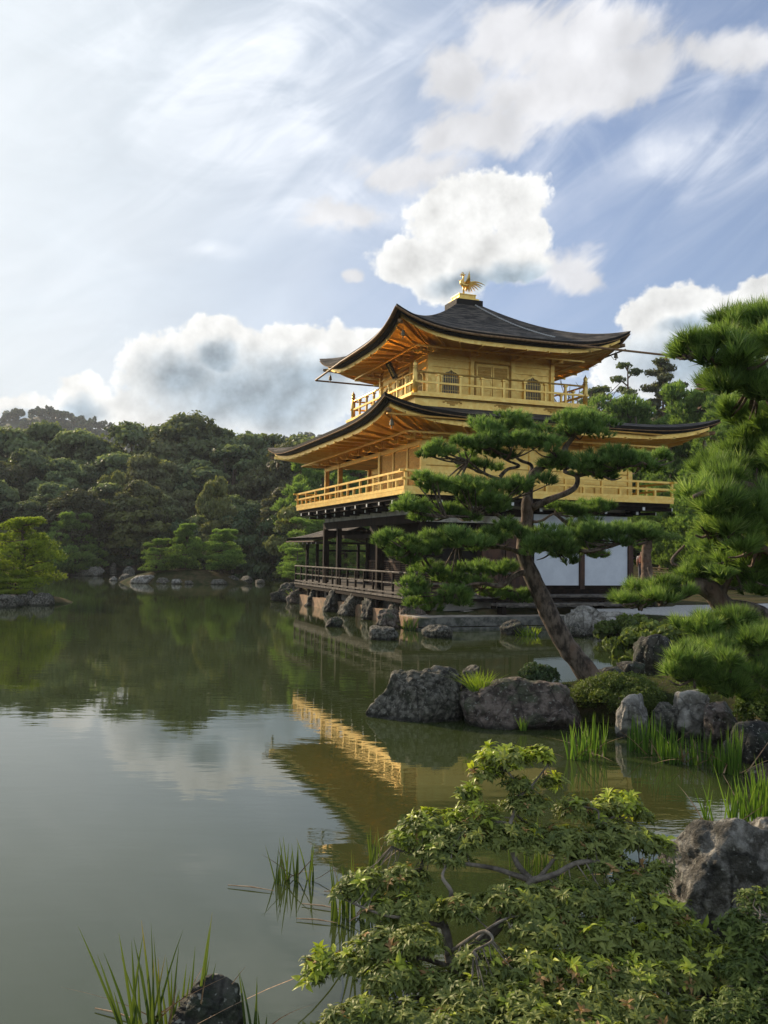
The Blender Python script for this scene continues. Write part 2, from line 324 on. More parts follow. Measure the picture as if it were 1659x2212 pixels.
class MB:                                           # collects shapes, links them as one mesh
    def __init__(s): s.v = []; s.f = []
    def add(s, vs, fs):
        k = len(s.v); s.v += [tuple(p) for p in vs]; s.f += [tuple(i + k for i in f) for f in fs]; return s
    def box(s, x0, x1, y0, y1, z0, z1):
        return s.add([(x, y, z) for z in (z0, z1) for y in (y0, y1) for x in (x0, x1)],
                     [(0, 2, 3, 1), (4, 5, 7, 6), (0, 1, 5, 4), (2, 6, 7, 3), (0, 4, 6, 2), (1, 3, 7, 5)])
    def beam(s, p, q, w, h, up=(0, 0, 1)):
        p, q = Vector(p), Vector(q); d = (q - p).normalized(); x = d.cross(Vector(up))
        if x.length < 1e-4: x = Vector((1, 0, 0))
        x.normalize(); z = x.cross(d).normalized(); x *= w / 2; z *= h / 2
        vs = [p - x - z, p + x - z, p - x + z, p + x + z, q - x - z, q + x - z, q - x + z, q + x + z]
        return s.add(vs, [(0, 1, 3, 2), (4, 6, 7, 5), (0, 4, 5, 1), (2, 3, 7, 6), (0, 2, 6, 4), (1, 5, 7, 3)])
    def tube(s, pts, rad, n=8, cap=True):
        pts = [Vector(p) for p in pts]; rad = rad if hasattr(rad, '__len__') else [rad] * len(pts)
        vs = []; up = None
        for i, p in enumerate(pts):
            d = (pts[min(i + 1, len(pts) - 1)] - pts[max(i - 1, 0)]).normalized()
            if up is None: up = d.orthogonal().normalized()
            x = (up - d * up.dot(d)).normalized(); up = x; y = d.cross(x)
            for k in range(n):
                a = 2 * PI * k / n; vs.append(p + (x * math.cos(a) + y * math.sin(a)) * rad[i])
        fs = [(i * n + k, i * n + (k + 1) % n, (i + 1) * n + (k + 1) % n, (i + 1) * n + k) for i in range(len(pts) - 1) for k in range(n)]
        if cap: fs += [tuple(range(n))[::-1], tuple(range((len(pts) - 1) * n, len(pts) * n))]
        return s.add(vs, fs)
    def lathe(s, c, prof, n=12):
        vs = [(c[0] + r * math.cos(2 * PI * k / n), c[1] + r * math.sin(2 * PI * k / n), c[2] + z) for r, z in prof for k in range(n)]
        fs = [(i * n + k, i * n + (k + 1) % n, (i + 1) * n + (k + 1) % n, (i + 1) * n + k) for i in range(len(prof) - 1) for k in range(n)]
        return s.add(vs, fs + [tuple(range(n))[::-1], tuple(range((len(prof) - 1) * n, len(prof) * n))])
    def loft(s, rings, close=True):
        n = len(rings[0]); vs = [p for r in rings for p in r]
        fs = [(i * n + k, i * n + (k + 1) % n, (i + 1) * n + (k + 1) % n, (i + 1) * n + k) for i in range(len(rings) - 1) for k in range(n if close else n - 1)]
        return s.add(vs, fs)
    def build(s, name, m, parent=None, smooth=False):
        me = bpy.data.meshes.new(name); me.from_pydata(s.v, [], s.f); me.materials.append(m)
        if smooth: me.polygons.foreach_set('use_smooth', [True] * len(me.polygons))
        me.validate(); me.update()
        return link(name, me, parent)
def copy_tree(o, parent=None):
    c = o.copy(); COL.objects.link(c); c.parent = parent
    for ch in list(o.children): copy_tree(ch, c)
    return c

# --- foliage generators (numpy) ---
def unit(v): return v / np.maximum(np.linalg.norm(v, axis=-1, keepdims=True), 1e-9)
def tufts(rng, C, Dr, k, ln, w, spread=.9, base=None):
    """needle tufts: k thin triangles leaving each centre C round its direction Dr"""
    n = len(C); r = rng.normal(size=(n, k, 3)); d = unit(Dr[:, None, :] + unit(r) * spread * rng.uniform(.25, 1., (n, k, 1)))
    L = ln * rng.uniform(.65, 1.1, (n, k, 1)); side = unit(np.cross(d, rng.normal(size=(n, k, 3)))) * w / 2
    c = C[:, None, :] + Dr[:, None, :] * ln * .25 * rng.uniform(-.6, .6, (n, k, 1))
    V = np.stack([c - side, c + side, c + d * L], axis=2).reshape(-1, 3)
    Fa = np.arange(len(V)).reshape(-1, 3)
    b = (rng.random(n) if base is None else base)[:, None, None]
    var = np.clip(b * .65 + rng.random((n, k, 1)) * .3 + np.array([0, 0, .14]), 0, 1).reshape(-1)
    return V, Fa, var
def pad_points(rng, n, c, r, flat=.35, shell=.75):
    """points on the upper shell of a flattened, lumpy cushion"""
    p = unit(rng.normal(size=(n, 3))); p[:, 2] = np.abs(p[:, 2]) * np.where(rng.random(n) < .78, 1, -flat)
    rad = rng.uniform(shell, 1.02, (n, 1)) + .13 * np.sin(p[:, :1] * 5 + c[0] * 3) + .1 * np.sin(p[:, 1:2] * 6 + c[1] * 5)
    q = p * rad * np.array(r) + np.array(c)
    d = unit(p * np.array([.75, .75, .5]) + np.array([0, 0, .75]))
    return q, d
def merge(parts):
    V, Fa, A = [], [], []; k = 0
    for v, f, a in parts: V.append(v); Fa.append(f + k); A.append(a); k += len(v)
    return np.concatenate(V), np.concatenate(Fa), np.concatenate(A)
def leaf_cards(rng, C, Nn, size, asp=.6, jit=.9, base=None):
    """small folded leaf faces (2 triangles as a quad) round the normals Nn"""
    n = len(C); nn = unit(Nn + rng.normal(size=(n, 3)) * jit); u = unit(np.cross(nn, rng.normal(size=(n, 3)))); w = np.cross(nn, u)
    s = size * rng.uniform(.6, 1.3, (n, 1))
    V = np.stack([C - u * s, C + w * s * asp + nn * s * .18, C + u * s, C - w * s * asp + nn * s * .18], axis=1).reshape(-1, 3)
    Fa = np.arange(4 * n).reshape(-1, 4)
    b = rng.random(n) if base is None else np.clip(base + rng.normal(size=n) * .16, 0, 1)
    return V, Fa, np.repeat(b, 4)
def leaf_template(nseg=3, wid=.36, curl=.35):
    """one real leaf, folded along the midrib and curling down at the tip, length 1 along x"""
    V = []; ws = [.10, .85, 1., .62, 0][: nseg + 2] if nseg == 3 else [.1, 1, 0]
    for i, w in enumerate(ws):
        x = i / (len(ws) - 1); z = .10 * math.sin(x * PI) - curl * x * x * .6
        V += [(x, -w * wid / 2, z + .05 * w), (x, 0, z), (x, w * wid / 2, z + .05 * w)]
    Fa = [];
    for i in range(len(ws) - 1):
        for k in range(2): a = i * 3 + k; Fa.append((a, a + 1, a + 4, a + 3))
    return np.array(V), np.array(Fa)
def whorls(rng, C, Dr, k, ln, T, droop=.5, base=None):
    """k leaves in a star at every shoot tip C, axis Dr"""
    n = len(C); TV, TF = T; a = unit(np.cross(Dr, rng.normal(size=(n, 3)))); b = np.cross(Dr, a)
    ph = (np.arange(k)[None, :] * 2.4 + rng.uniform(0, 6.28, (n, 1)) + rng.normal(size=(n, k)) * .2)[..., None]
    lift = rng.uniform(-.1, 1.1, (n, k, 1)) * (1 - droop) * 1.3
    X = unit(a[:, None] * np.cos(ph) + b[:, None] * np.sin(ph) + Dr[:, None] * lift)
    Z = unit(Dr[:, None] - X * (X * Dr[:, None]).sum(-1, keepdims=True) + rng.normal(size=(n, k, 3)) * .18); Z = unit(Z - X * (Z * X).sum(-1, keepdims=True)); Y = np.cross(Z, X)
    L = (ln * rng.uniform(.65, 1.15, (n, k, 1)) * rng.uniform(.62, 1.28, (n, 1, 1)))[..., None]
    P = (X[:, :, None] * TV[:, 0][None, None, :, None] + Y[:, :, None] * TV[:, 1][None, None, :, None] + Z[:, :, None] * TV[:, 2][None, None, :, None]) * L
    P = P + C[:, None, None, :] - Dr[:, None, None, :] * rng.uniform(0, .5, (n, k, 1, 1)) * ln
    V = P.reshape(-1, 3); m = n * k
    Fa = (TF[None] + (np.arange(m) * len(TV))[:, None, None]).reshape(-1, 4)
    bb = (rng.random(n) if base is None else base)[:, None] * .75 + rng.random((n, k)) * .3
    return V, Fa, np.repeat(np.clip(bb, 0, 1).reshape(-1), len(TV))
def blades(rng, n, cx, cy, z0, rx, ry, h, w, lean=.22, bend=.25, seg=5, hvar=.35, dirx=0.):
    V, Fa, A = [], [], []
    for i in range(n):
        a = rng.uniform(0, 6.28); q = math.sqrt(rng.random()); x = cx + rx * q * math.cos(a); y = cy + ry * q * math.sin(a)
        hh = h * rng.uniform(1 - hvar, 1.05); la = rng.uniform(0, 6.28); ll = rng.uniform(.2, 1) * lean; bb = rng.uniform(0, 1) ** 2 * bend
        dx, dy = math.cos(la) * ll + dirx + .35 * lean * (x - cx) / max(rx, .01), math.sin(la) * ll; fa = rng.uniform(-.6, .6); fx, fy = math.cos(fa), math.sin(fa)
        k = len(V); c = rng.random()
        for s in range(seg + 1):
            t = s / seg; z = hh * (t - bb * t * t * .5); px = x + hh * (dx * t + dx * bb * 3 * t * t); py = y + hh * (dy * t + dy * bb * 3 * t * t); ww = w * (1 - t ** 2.2) / 2 + .0004
            V += [(px - fx * ww, py - fy * ww, z0 + z), (px, py + ww * .5, z0 + z), (px + fx * ww, py + fy * ww, z0 + z)]; A += [min(1, c * .7 + t * .32)] * 3
            if s:
                b0 = k + 3 * (s - 1); b1 = k + 3 * s
                Fa += [(b0, b0 + 1, b1 + 1, b1), (b0 + 1, b0 + 2, b1 + 2, b1 + 1)]
    return np.array(V), np.array(Fa), np.array(A)

def limb(pts, r0, r1, seed=0, wob=.0, sub=6):
    """a smooth wobbly polyline with tapering radii through the given points"""
    P = [Vector(p) for p in pts]; out = []
    for i in range(len(P) - 1):
        a, b, c, d = P[max(i - 1, 0)], P[i], P[i + 1], P[min(i + 2, len(P) - 1)]
        for s in range(sub):
            t = s / sub; out.append(.5 * ((2 * b) + (c - a) * t + (2 * a - 5 * b + 4 * c - d) * t * t + (3 * b - a - 3 * c + d) * t ** 3))
    out.append(P[-1]); n = len(out); rad = []
    for i, p in enumerate(out):
        t = i / (n - 1); nv = noise.noise_vector(p * 2.2 + Vector((seed, 0, 0)))
        out[i] = p + nv * wob * min(1, t * 4); rad.append((r0 + (r1 - r0) * t ** .8) * (1 + .16 * noise.noise(p * 5 + Vector((0, seed, 0)))))
    return out, rad

_ico = {}
def ico(sub):
    if sub not in _ico:
        import bmesh
        b = bmesh.new(); bmesh.ops.create_icosphere(b, subdivisions=sub, radius=1)
        _ico[sub] = ([v.co.copy() for v in b.verts], [tuple(v.index for v in f.verts) for f in b.faces]); b.free()
    return _ico[sub]
def rock_mesh(size, seed, sub=5, rough=.22, facets=7, tilt=(0, 0, 0), prof=None, layered=0., boxy=.82):
    rnd = random.Random(seed); V0, Fs = ico(sub)
    pl = []
    for i in range(facets):
        n = Vector((rnd.gauss(0, 1), rnd.gauss(0, 1), rnd.gauss(.2, .8))).normalized(); pl.append((n, rnd.uniform(.62, .9)))
    so = Vector((seed * 3.7 % 50, seed * 1.3 % 50, 0)); E = Matrix.Rotation(tilt[2], 3, 'Z') @ Matrix.Rotation(tilt[1], 3, 'Y') @ Matrix.Rotation(tilt[0], 3, 'X')
    V = []; sx, sy, sz = size; ms = min(size)
    for v in V0:
        p = Vector([math.copysign(abs(c) ** boxy, c) for c in v]) * (.93 if boxy < 1 else 1)
        for n, d in pl:
            e = p.dot(n) - d
            if e > 0: p -= n * e * .88
        p *= 1 + rough * .9 * (noise.noise(v * 1.6 + so))
        q = Vector((p.x * sx, p.y * sy, p.z * sz))
        nn = v
        f = noise.fractal(q / ms * 2.1 + so, .85, 2.15, 7) * rough * .42 * ms - abs(noise.noise(q / ms * 6 + so)) * rough * .22 * ms
        cr = abs(noise.noise(q / ms * 1.7 + so * 2)); f -= max(0, .10 - cr) * rough * 2.0 * ms
        if layered: f += layered * ms * .10 * math.sin(q.z / ms * 9 + q.x / ms * 4 + 2 * noise.noise(q / ms * 2))
        q = q + Vector((nn.x, nn.y, nn.z)) * f
        V.append(E @ q)
    return V, Fs
def rock(name, loc, size, seed, m, label, cat='rock', group=None, parent=None, **kw):
    V, Fs = rock_mesh(size, seed, **kw)
    o = npmesh(name, np.array([tuple(v) for v in V]), Fs, M[m], parent, smooth=True); o.location = loc
    if parent is None: tag(o, label, cat, group)
    return o

# ------------------------------------------------------------------ ground, pond, hills
B0 = Vector((1.353, 31.4, 0)); TH = R(20.2)          # south-east corner of the pavilion and its turn
def bl(a, b, z=0.): return Vector((B0.x + math.cos(TH) * a - math.sin(TH) * b, B0.y + math.sin(TH) * a + math.cos(TH) * b, z))
def bxy(a, b): p = bl(a, b); return (p.x, p.y)
POND = [(-60, -6), (-6, -1.5), (-1.5, 1.6), (-.3, 2.2), (1.3, 2.7), (2.35, 3.9), (2.6, 5.2), (3.2, 7.2), (4.2, 8.6), (4.7, 10.2), (4.5, 12.0), (3.4, 12.7), (2.2, 12.9),
        (1.0, 13.4), (.1, 13.7), (.15, 14.2), (1.6, 14.5), (3.0, 15.2), (4.6, 16.2), (6.3, 18.6), (8.2, 22), (8.6, 25.5), (7.8, 28.2),
        bxy(5.4, -2.4), bxy(4.6, -2.1), bxy(-.9, -1.9), bxy(-.6, 0), bxy(-.6, 13.5), (-5.4, 46.5), (-3, 52), (-6, 62), (-3, 72), (-6, 80), (-12, 84), (-28, 85), (-45, 82), (-80, 80), (-110, 50), (-110, 0)]
_P = np.array(POND)
def pond_sd(X, Y):
    """signed distance to the shore, positive on land"""
    a = _P; b = np.roll(_P, -1, 0); D = np.full(X.shape, 1e9); inside = np.zeros(X.shape, bool)
    for (x0, y0), (x1, y1) in zip(a, b):
        ex, ey = x1 - x0, y1 - y0; t = np.clip(((X - x0) * ex + (Y - y0) * ey) / (ex * ex + ey * ey), 0, 1)
        D = np.minimum(D, np.hypot(X - x0 - t * ex, Y - y0 - t * ey))
        c = ((y0 > Y) != (y1 > Y)); xi = x0 + (Y - y0) * ex / (ey if abs(ey) > 1e-9 else 1e-9); inside ^= c & (X < xi)
    return np.where(inside, -D, D)
def gh(X, Y):
    X = np.asarray(X, float); Y = np.asarray(Y, float); d = pond_sd(X, Y)
    s = np.clip((d + .35) / 1.1, 0, 1); s = s * s * (3 - 2 * s)
    base = np.where((Y > 9) & (Y < 19) & (X < 6), .42, .56)
    near = np.clip((9 - Y) / 5, 0, 1) * np.clip((X + 3) / 5, 0, 1); base = base + near * .12
    far = np.clip((Y - 88) / 60, 0, 1) * 4.0 + np.clip((X - 30) / 60, 0, 1) * 3
    bump = .06 * np.sin(X * 1.7 + 1.3 * np.sin(Y * .9)) + .05 * np.sin(Y * 2.1 + X)
    paved = (X > 3.5) & (Y > 27.5) & (Y < 60)
    return -1.1 + s * (base + 1.1 + np.where(paved, 0, bump)) + np.where(d > 2, far, 0)
def hz(x, y): return float(gh(np.array([x]), np.array([y]))[0])
def build_ground():
    def axis(lo, hi, c, fine, n):
        t = np.linspace(-1, 1, n); g = c + np.sinh(t * 6.2) / np.sinh(6.2) * (hi - lo) / 2
        return np.unique(np.concatenate([g, np.arange(c - fine[0], c + fine[1], fine[2])]))
    xs = axis(-1500, 1500, 2, (8, 12, .22), 150); ys = axis(-1500, 1500, 20, (18, 30, .22), 150)
    X, Y = np.meshgrid(xs, ys, indexing='ij'); Z = gh(X, Y); n1, n2 = X.shape
    V = np.stack([X, Y, Z], -1).reshape(-1, 3); i = np.arange(n1 - 1)[:, None] * n2 + np.arange(n2 - 1)[None, :]
    Fa = np.stack([i, i + n2, i + n2 + 1, i + 1], -1).reshape(-1, 4)
    tag(npmesh('ground', V, Fa, M['earth_moss'], smooth=True), kind='structure')
    w = MB(); w.add([(-130, -30, 0), (30, -30, 0), (30, 100, 0), (-130, 100, 0)], [(0, 1, 2, 3)]); tag(w.build('water', M['water']), kind='structure')
M['earth_moss'] = mat('mossy_ground', (.028, .038, .013), (.095, .075, .040), .9, .95, bump=1., bscale=12, c3=(.045, .055, .020), s3=2.2, bdist=.05, spec=.04)
build_ground()
# pale gravel path beside and behind the pavilion
def sheet(name, pts, z, m, thick=.05):
    b = MB(); n = len(pts); b.add([(x, y, z) for x, y in pts] + [(x, y, z - thick) for x, y in pts], [tuple(range(n))] + [(i, i + n, (i + 1) % n + n, (i + 1) % n) for i in range(n)])
    return b.build(name, M[m])
tag(sheet('path', [bxy(4.7, -2.1), (9.6, 28.4), (11.2, 27.9), (14, 28.3), (40, 30.5), (40, 36.5), (24, 36.2), (17, 38), (14, 36), bxy(10.6, -.2), bxy(9.8, -1.0)], .585, 'gravel', .2), kind='structure')

# wooded hills far behind
def build_hills():
    U = np.array([-1300, -900, -600, -300, -150, 0, 60, 120, 180, 240, 330, 450, 600, 750, 900, 1150, 1500, 1900, 2400, 3000.])
    VY = np.array([1000, 960, 940, 930, 925, 912, 897, 900, 912, 930, 948, 952, 948, 944, 940, 950, 960, 975, 1010, 1060.])
    D = 520.
    rng = np.random.default_rng(5)
    az = np.arctan((np.linspace(-1300, 3000, 260) - CX) / F); vy = np.interp(np.tan(az) * F + CX, U, VY) + 31
    rows = []
    for k in range(14):
        s = k / 13; dist = D - 260 * (1 - s) if k < 12 else D + 120 * (k - 11)
        hgt = ((1197 - vy) / F * D - 1.5) * (max(0, s * 13 / 11) ** 1.3 if k < 12 else (1.0 if k == 12 else .3))
        if k == 12: hgt = hgt * .8
        rows.append(np.stack([np.sin(az) / np.cos(az) * dist, np.full_like(az, dist), 3 + hgt + rng.normal(size=len(az)) * 1.0], -1))
    V = np.array(rows); n1, n2 = V.shape[:2]; i = np.arange(n1 - 1)[:, None] * n2 + np.arange(n2 - 1)[None, :]
    Fa = np.stack([i, i + 1, i + n2 + 1, i + n2], -1).reshape(-1, 4)
    tag(npmesh('hills', V.reshape(-1, 3), Fa, mat('wooded_slope', (.016, .026, .012), (.030, .045, .020), .05, .95), smooth=True), kind='structure')
    parts = []
    for k in range(8, 13):                           # crowns on the upper slope
        m = 800 if k >= 10 else 300; j = rng.uniform(0, n2 - 1.01, m); a = j.astype(int); t = (j - a)[:, None]
        P = V[k, a] * (1 - t) + V[k, a + 1] * t
        if k == 12: P = P * 0 + (V[11, a] * (1 - t) + V[11, a + 1] * t) + np.array([0, 0, 0])
        vis = (P[:, 0] / P[:, 1] > -.55) & (P[:, 0] / P[:, 1] < .65); P = P[vis]
        for p in P:
            r = rng.uniform(1.3, 2.7); hh = rng.uniform(3, 6.5) if k > 9 else rng.uniform(3, 5); n = 64
            q = unit(rng.normal(size=(n, 3))); c = p + np.array([rng.normal() * 2, rng.normal() * 4, hh * .55]); w = 1 - (.35 if rng.random() < .5 else .85) * np.clip(q[:, 2:3] * .5 + .5, 0, 1)
            q2 = q * np.array([r, r, hh * .6]) * rng.uniform(.6, 1, (n, 1)) * w + c
            parts.append(leaf_cards(rng, q2, q, .75, .7, .6, np.full(n, rng.random() * .6 + .1)))
    V2, F2, A2 = merge(parts)
    tag(npmesh('hill_forest', V2, F2, M['leaf_hill'], var=A2), kind='stuff')
build_hills()

# ------------------------------------------------------------------ the golden pavilion (local x along the east wall, y along the south wall going away)
pav = empty('golden_pavilion', B0, TH, 'three storey golden pavilion with black shingle roofs at the edge of the pond', 'pavilion')
WA, WB = 8.6, 11.9
CA_, CB_ = 4.3, 5.95
def P_(mb, name, m, parent=None, **k): return mb.build(name, M[m] if isinstance(m, str) else m, parent or pav, **k)
# ground storey
P_(MB().box(-.50, WA + .3, -.45, WB + .6, .20, .80), 'foundation', 'plaster')
P_(MB().box(-1.2, 2.15, -1.2, 13.05, .93, 1.0), 'veranda_deck', 'grey_wood')
P_(MB().box(-1.16, -1.02, -1.16, 13.0, .78, .928).box(-1.02, 9.3, -1.16, -1.02, .80, .928), 'deck_beam', 'dark_wood')
P_(MB().box(2.153, 9.45, -1.25, .1, .96, 1.03), 'east_deck', 'grey_wood')
for i in range(9): P_(MB().box(-1.01, -.88, .35 + i * 1.55, .49 + i * 1.55, .44, .778), 'deck_post', 'dark_wood')
for i in range(4): P_(MB().box(2.2 + i * 2.2, 2.34 + i * 2.2, -1.1, -.96, .4, .798), 'deck_post', 'dark_wood')
P_(MB().box(2.3, 8.95, -.22, .1, 1.033, 1.20), 'wall_sill', 'dark_wood')
# veranda railing: rails with their balusters
rl = P_(MB().tube([(-1.12, -1.35, 1.79), (-1.12, 13.2, 1.79)], .035, 8).box(-1.145, -1.095, -1.2, 13.05, 1.40, 1.45).box(-1.16, -1.08, -1.2, 13.1, 1.06, 1.12)
        .tube([(-1.3, -1.12, 1.79), (2.9, -1.12, 1.79)], .033, 8).box(-1.07, 2.85, -1.145, -1.095, 1.40, 1.45).box(-1.07, 2.85, -1.16, -1.08, 1.06, 1.12), 'veranda_railing', 'grey_wood')
for i in range(15): P_(MB().box(-1.155, -1.085, -1.155 + i * 1.0143, -1.085 + i * 1.0143, 1.003, 1.755), 'baluster', 'dark_wood', rl)
for i in range(1, 5): P_(MB().box(-1.155 + i, -1.085 + i, -1.155, -1.085, 1.003, 1.755), 'baluster', 'dark_wood', rl)
# columns and beams
for (a, b) in ((0, 0), (0, 4.46), (0, 9.76), (0, WB), (2.15, 0), (4.3, 0), (6.45, 0), (WA, 0), (2.15, WB), (2.15, 4.46), (2.15, 9.76), (WA, WB)):
    s = .10; P_(MB().box(a - s, a + s, b - s, b + s, 1.003 if b or a < 2.2 else 1.203, 3.54), 'ground_column', 'dark_wood' if a < 5 else 'red_wood')
P_(MB().box(-.085, .085, -.15, WB + .15, 3.543, 3.86), 'tie_beam', 'dark_wood')
P_(MB().box(.088, 4.2, -.085, .085, 3.83, 4.10).box(4.2, WA + .1, -.085, .085, 3.97, 4.10), 'tie_beam', 'dark_wood')
P_(MB().box(-.05, .05, .06, WB, 3.863, 4.16).box(.06, WA, -.05, .05, 4.103, 4.40).box(.1, 4.2, -.04, .04, 3.57, 3.827), 'plaster_strip', 'plaster')
P_(MB().box(.6, .72, .1, WB, 3.10, 3.26).box(.1, WA - .1, WB - .08, WB + .08, 3.2, 3.5), 'inner_beam', 'dark_wood')
P_(MB().box(2.22, 2.30, .1, WB, 1.003, 3.9).box(.12, WA - .05, .13, .2, 1.21, 3.9).box(2.3, WA, WB - .15, WB - .05, 1.0, 3.9).box(WA - .04, WA + .04, .2, WB, .9, 3.9), 'interior_shade_wall', 'black')  # inner walls coloured black to stand in for the shaded interior
lw = P_(MB().box(2.14, 2.20, .15, WB, 2.04, 2.12).box(2.14, 2.20, .15, WB, 1.003, 1.08), 'lattice_panel', 'red_wood')
m = MB()
for k in range(11): m.box(2.16, 2.185, .16, WB - .02, 1.12 + k * .083, 1.155 + k * .083)
for k in range(18): m.box(2.15, 2.198, .3 + k * .67, .35 + k * .67, 1.083, 2.037)
P_(m, 'slat', 'red_wood', lw)
m = MB()
for k in range(11): m.box(.14, 2.02, -.02, .01, 1.25 + k * .083, 1.285 + k * .083)
P_(m.box(.14, 2.02, -.04, .02, 2.13, 2.2), 'lattice_panel', 'red_wood')
for a0 in (2.29, 3.25):
    d = P_(MB().box(a0, a0 + .92, -.06, -.01, 1.22, 3.53), 'wooden_door', 'red_wood')
    m = MB()
    for k in range(5): m.box(a0 + .02, a0 + .90, -.085, -.062, 1.30 + k * .52, 1.36 + k * .52)
    P_(m.box(a0, a0 + .07, -.08, -.061, 1.22, 3.53).box(a0 + .85, a0 + .92, -.08, -.061, 1.22, 3.53), 'batten', 'red_wood', d)
for a0, a1 in ((4.42, 6.33), (6.57, 8.48)):
    P_(MB().box(a0, a1, -.03, .03, 1.34, 3.95), 'white_panel', 'white_panel')
    P_(MB().box(a0, a1, -.05, .05, 1.203, 1.337), 'panel_base', 'dark_wood')
# dark brackets with white painted ends under the balcony
P_(MB().box(-1.05, WA + 1.05, -1.05, WB + 1.05, 4.30, 4.44), 'balcony_underside', 'dark_wood')
P_(MB().box(-.95, -.80, -1.0, WB + 1, 4.16, 4.297).box(-.80, WA + 1, -.95, -.80, 4.16, 4.297), 'bracket_beam', 'dark_wood')
def bracket(p, q, cap):
    p, q = Vector(p), Vector(q); d = (q - p).normalized()
    m = MB().beam(p, q, .11, .13); m.beam(p - Vector((0, 0, .15)), p.lerp(q, .62) - Vector((0, 0, .15)), .11, .12)
    o = P_(m, 'bracket', 'dark_wood')
    P_(MB().beam(q - d * .002, q + d * .018, .10, .115), 'end_cap', 'paint_white', o)
    r = p.lerp(q, .62) - Vector((0, 0, .15)); P_(MB().beam(r, r + d * .018, .10, .11), 'end_cap', 'paint_white', o)
for i in range(10): bracket((-.05, .35 + i * 1.35 - .3, 4.22), (-1.12, .35 + i * 1.35 - .3, 4.22), 1)
for i in range(7): bracket((.2 + i * 1.37, -.05, 4.22), (.2 + i * 1.37, -1.12, 4.22), 1)
bracket((0, 0, 4.22), (-1.1, -1.1, 4.22), 1); bracket((WA, 0, 4.22), (WA + 1.1, -1.1, 4.22), 1); bracket((WA - .05, .9, 4.22), (WA + 1.12, .9, 4.22), 1)
# middle storey
P_(MB().box(-1.15, WA + 1.15, -1.15, WB + 1.15, 4.443, 4.60), 'balcony_floor', 'gold')
def railing(x0, x1, y0, y1, zb, zt, step, name, rnd, low=True, cups=False):
    """balcony railing round a rectangle: rails first, then balusters as its parts"""
    m = MB(); zm = zb + (zt - zb) * .55; e = .22
    for (p, q) in (((x0, y0), (x0, y1)), ((x0, y0), (x1, y0)), ((x1, y0), (x1, y1)), ((x0, y1), (x1, y1))):
        dx, dy = (e, 0) if p[1] == q[1] else (0, e); o = .003 if dx else 0
        if rnd: m.tube([(p[0] - (0 if rnd else dx), p[1] - (0 if rnd else dy), zt), (q[0] + (0 if rnd else dx), q[1] + (0 if rnd else dy), zt)], .038, 8)
        else: m.beam((p[0] - dx, p[1] - dy, zt - .03 + o), (q[0] + dx, q[1] + dy, zt - .03 + o), .095, .075)
        m.beam((p[0] - dx * .6, p[1] - dy * .6, zm + o), (q[0] + dx * .6, q[1] + dy * .6, zm + o), .085, .075)
        m.beam((p[0] - dx * .3, p[1] - dy * .3, zb + .05 + o), (q[0] + dx * .3, q[1] + dy * .3, zb + .05 + o), .12, .11)
    r = P_(m, name, 'gold')
    done = set()
    for (p, q) in (((x0, y0), (x0, y1)), ((x0, y0), (x1, y0)), ((x1, y0), (x1, y1)), ((x0, y1), (x1, y1))):
        L = math.hypot(q[0] - p[0], q[1] - p[1]); n = round(L / step)
        for i in range(n + 1):
            x = p[0] + (q[0] - p[0]) * i / n; y = p[1] + (q[1] - p[1]) * i / n
            if (round(x, 2), round(y, 2)) in done: continue
            done.add((round(x, 2), round(y, 2))); s = .042
            b = MB().box(x - s, x + s, y - s, y + s, zb + .096, zt - (.10 if cups else .062))
            if cups: b.box(x - .075, x + .075, y - .075, y + .075, zt - .098, zt - .040)
            P_(b, 'baluster', 'gold', r)
            if low and i < n:
                x += (q[0] - p[0]) * .5 / n; y += (q[1] - p[1]) * .5 / n
                P_(MB().box(x - s, x + s, y - s, y + s, zb + .096, zm - .033), 'baluster', 'gold', r)
    return r
railing(-1.1, WA + 1.1, -1.1, WB + 1.1, 4.603, 5.26, 1.58, 'balcony_railing', False)
# walls: flush planked wall, recessed lattice wall behind the open porch, plain east wall
P_(MB().box(.02, .10, 0, 4.36, 4.603, 6.95).box(.10, 2.2, 4.28, 4.36, 4.603, 6.95).box(2.16, 2.24, 4.36, WB, 4.603, 6.95).box(2.24, WA, WB - .09, WB, 4.603, 6.95)
   .box(.10, WA - .08, .0, .08, 4.603, 6.95).box(WA - .08, WA, .0, WB - .09, 4.603, 6.95), 'middle_wall', 'gold')
for (b0, b1) in ((.12, 1.35), (1.50, 2.80), (2.95, 4.20)):
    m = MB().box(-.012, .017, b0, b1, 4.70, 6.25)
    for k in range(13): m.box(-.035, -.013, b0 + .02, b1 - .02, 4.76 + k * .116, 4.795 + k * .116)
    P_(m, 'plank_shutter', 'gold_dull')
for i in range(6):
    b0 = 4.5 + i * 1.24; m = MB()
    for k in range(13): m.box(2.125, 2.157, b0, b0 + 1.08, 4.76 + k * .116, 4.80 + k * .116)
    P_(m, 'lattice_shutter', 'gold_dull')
for (a, b) in ((0, 0), (0, 4.34), (0, 9.76), (0, WB - .05), (2.15, WB - .05), (2.15, 7.0), (WA, 0), (2.15, 0), (4.3, 0), (6.45, 0), (0, 1.42), (0, 2.87), (WA, WB)):
    s = .095 if b in (0, 9.76, 4.34) or b > 11 else .05
    P_(MB().box(a - s, a + s, b - s if b else -.04, b + s, 4.603, 6.9), 'gilded_column', 'gold')
P_(MB().box(-.07, .015, .1, WB - .15, 6.28, 6.45).box(-.055, .015, 4.44, 9.66, 6.62, 6.75), 'gilded_beam', 'gold')
m = MB()
for z in (4.70, 5.10, 5.55, 6.28, 6.55): m.box(.1, WA - .1, -.028, -.003, z, z + .028)
for i in range(8): m.box(.55 + i * 1.075, .60 + i * 1.075, -.026, -.004, 4.60, 5.10)
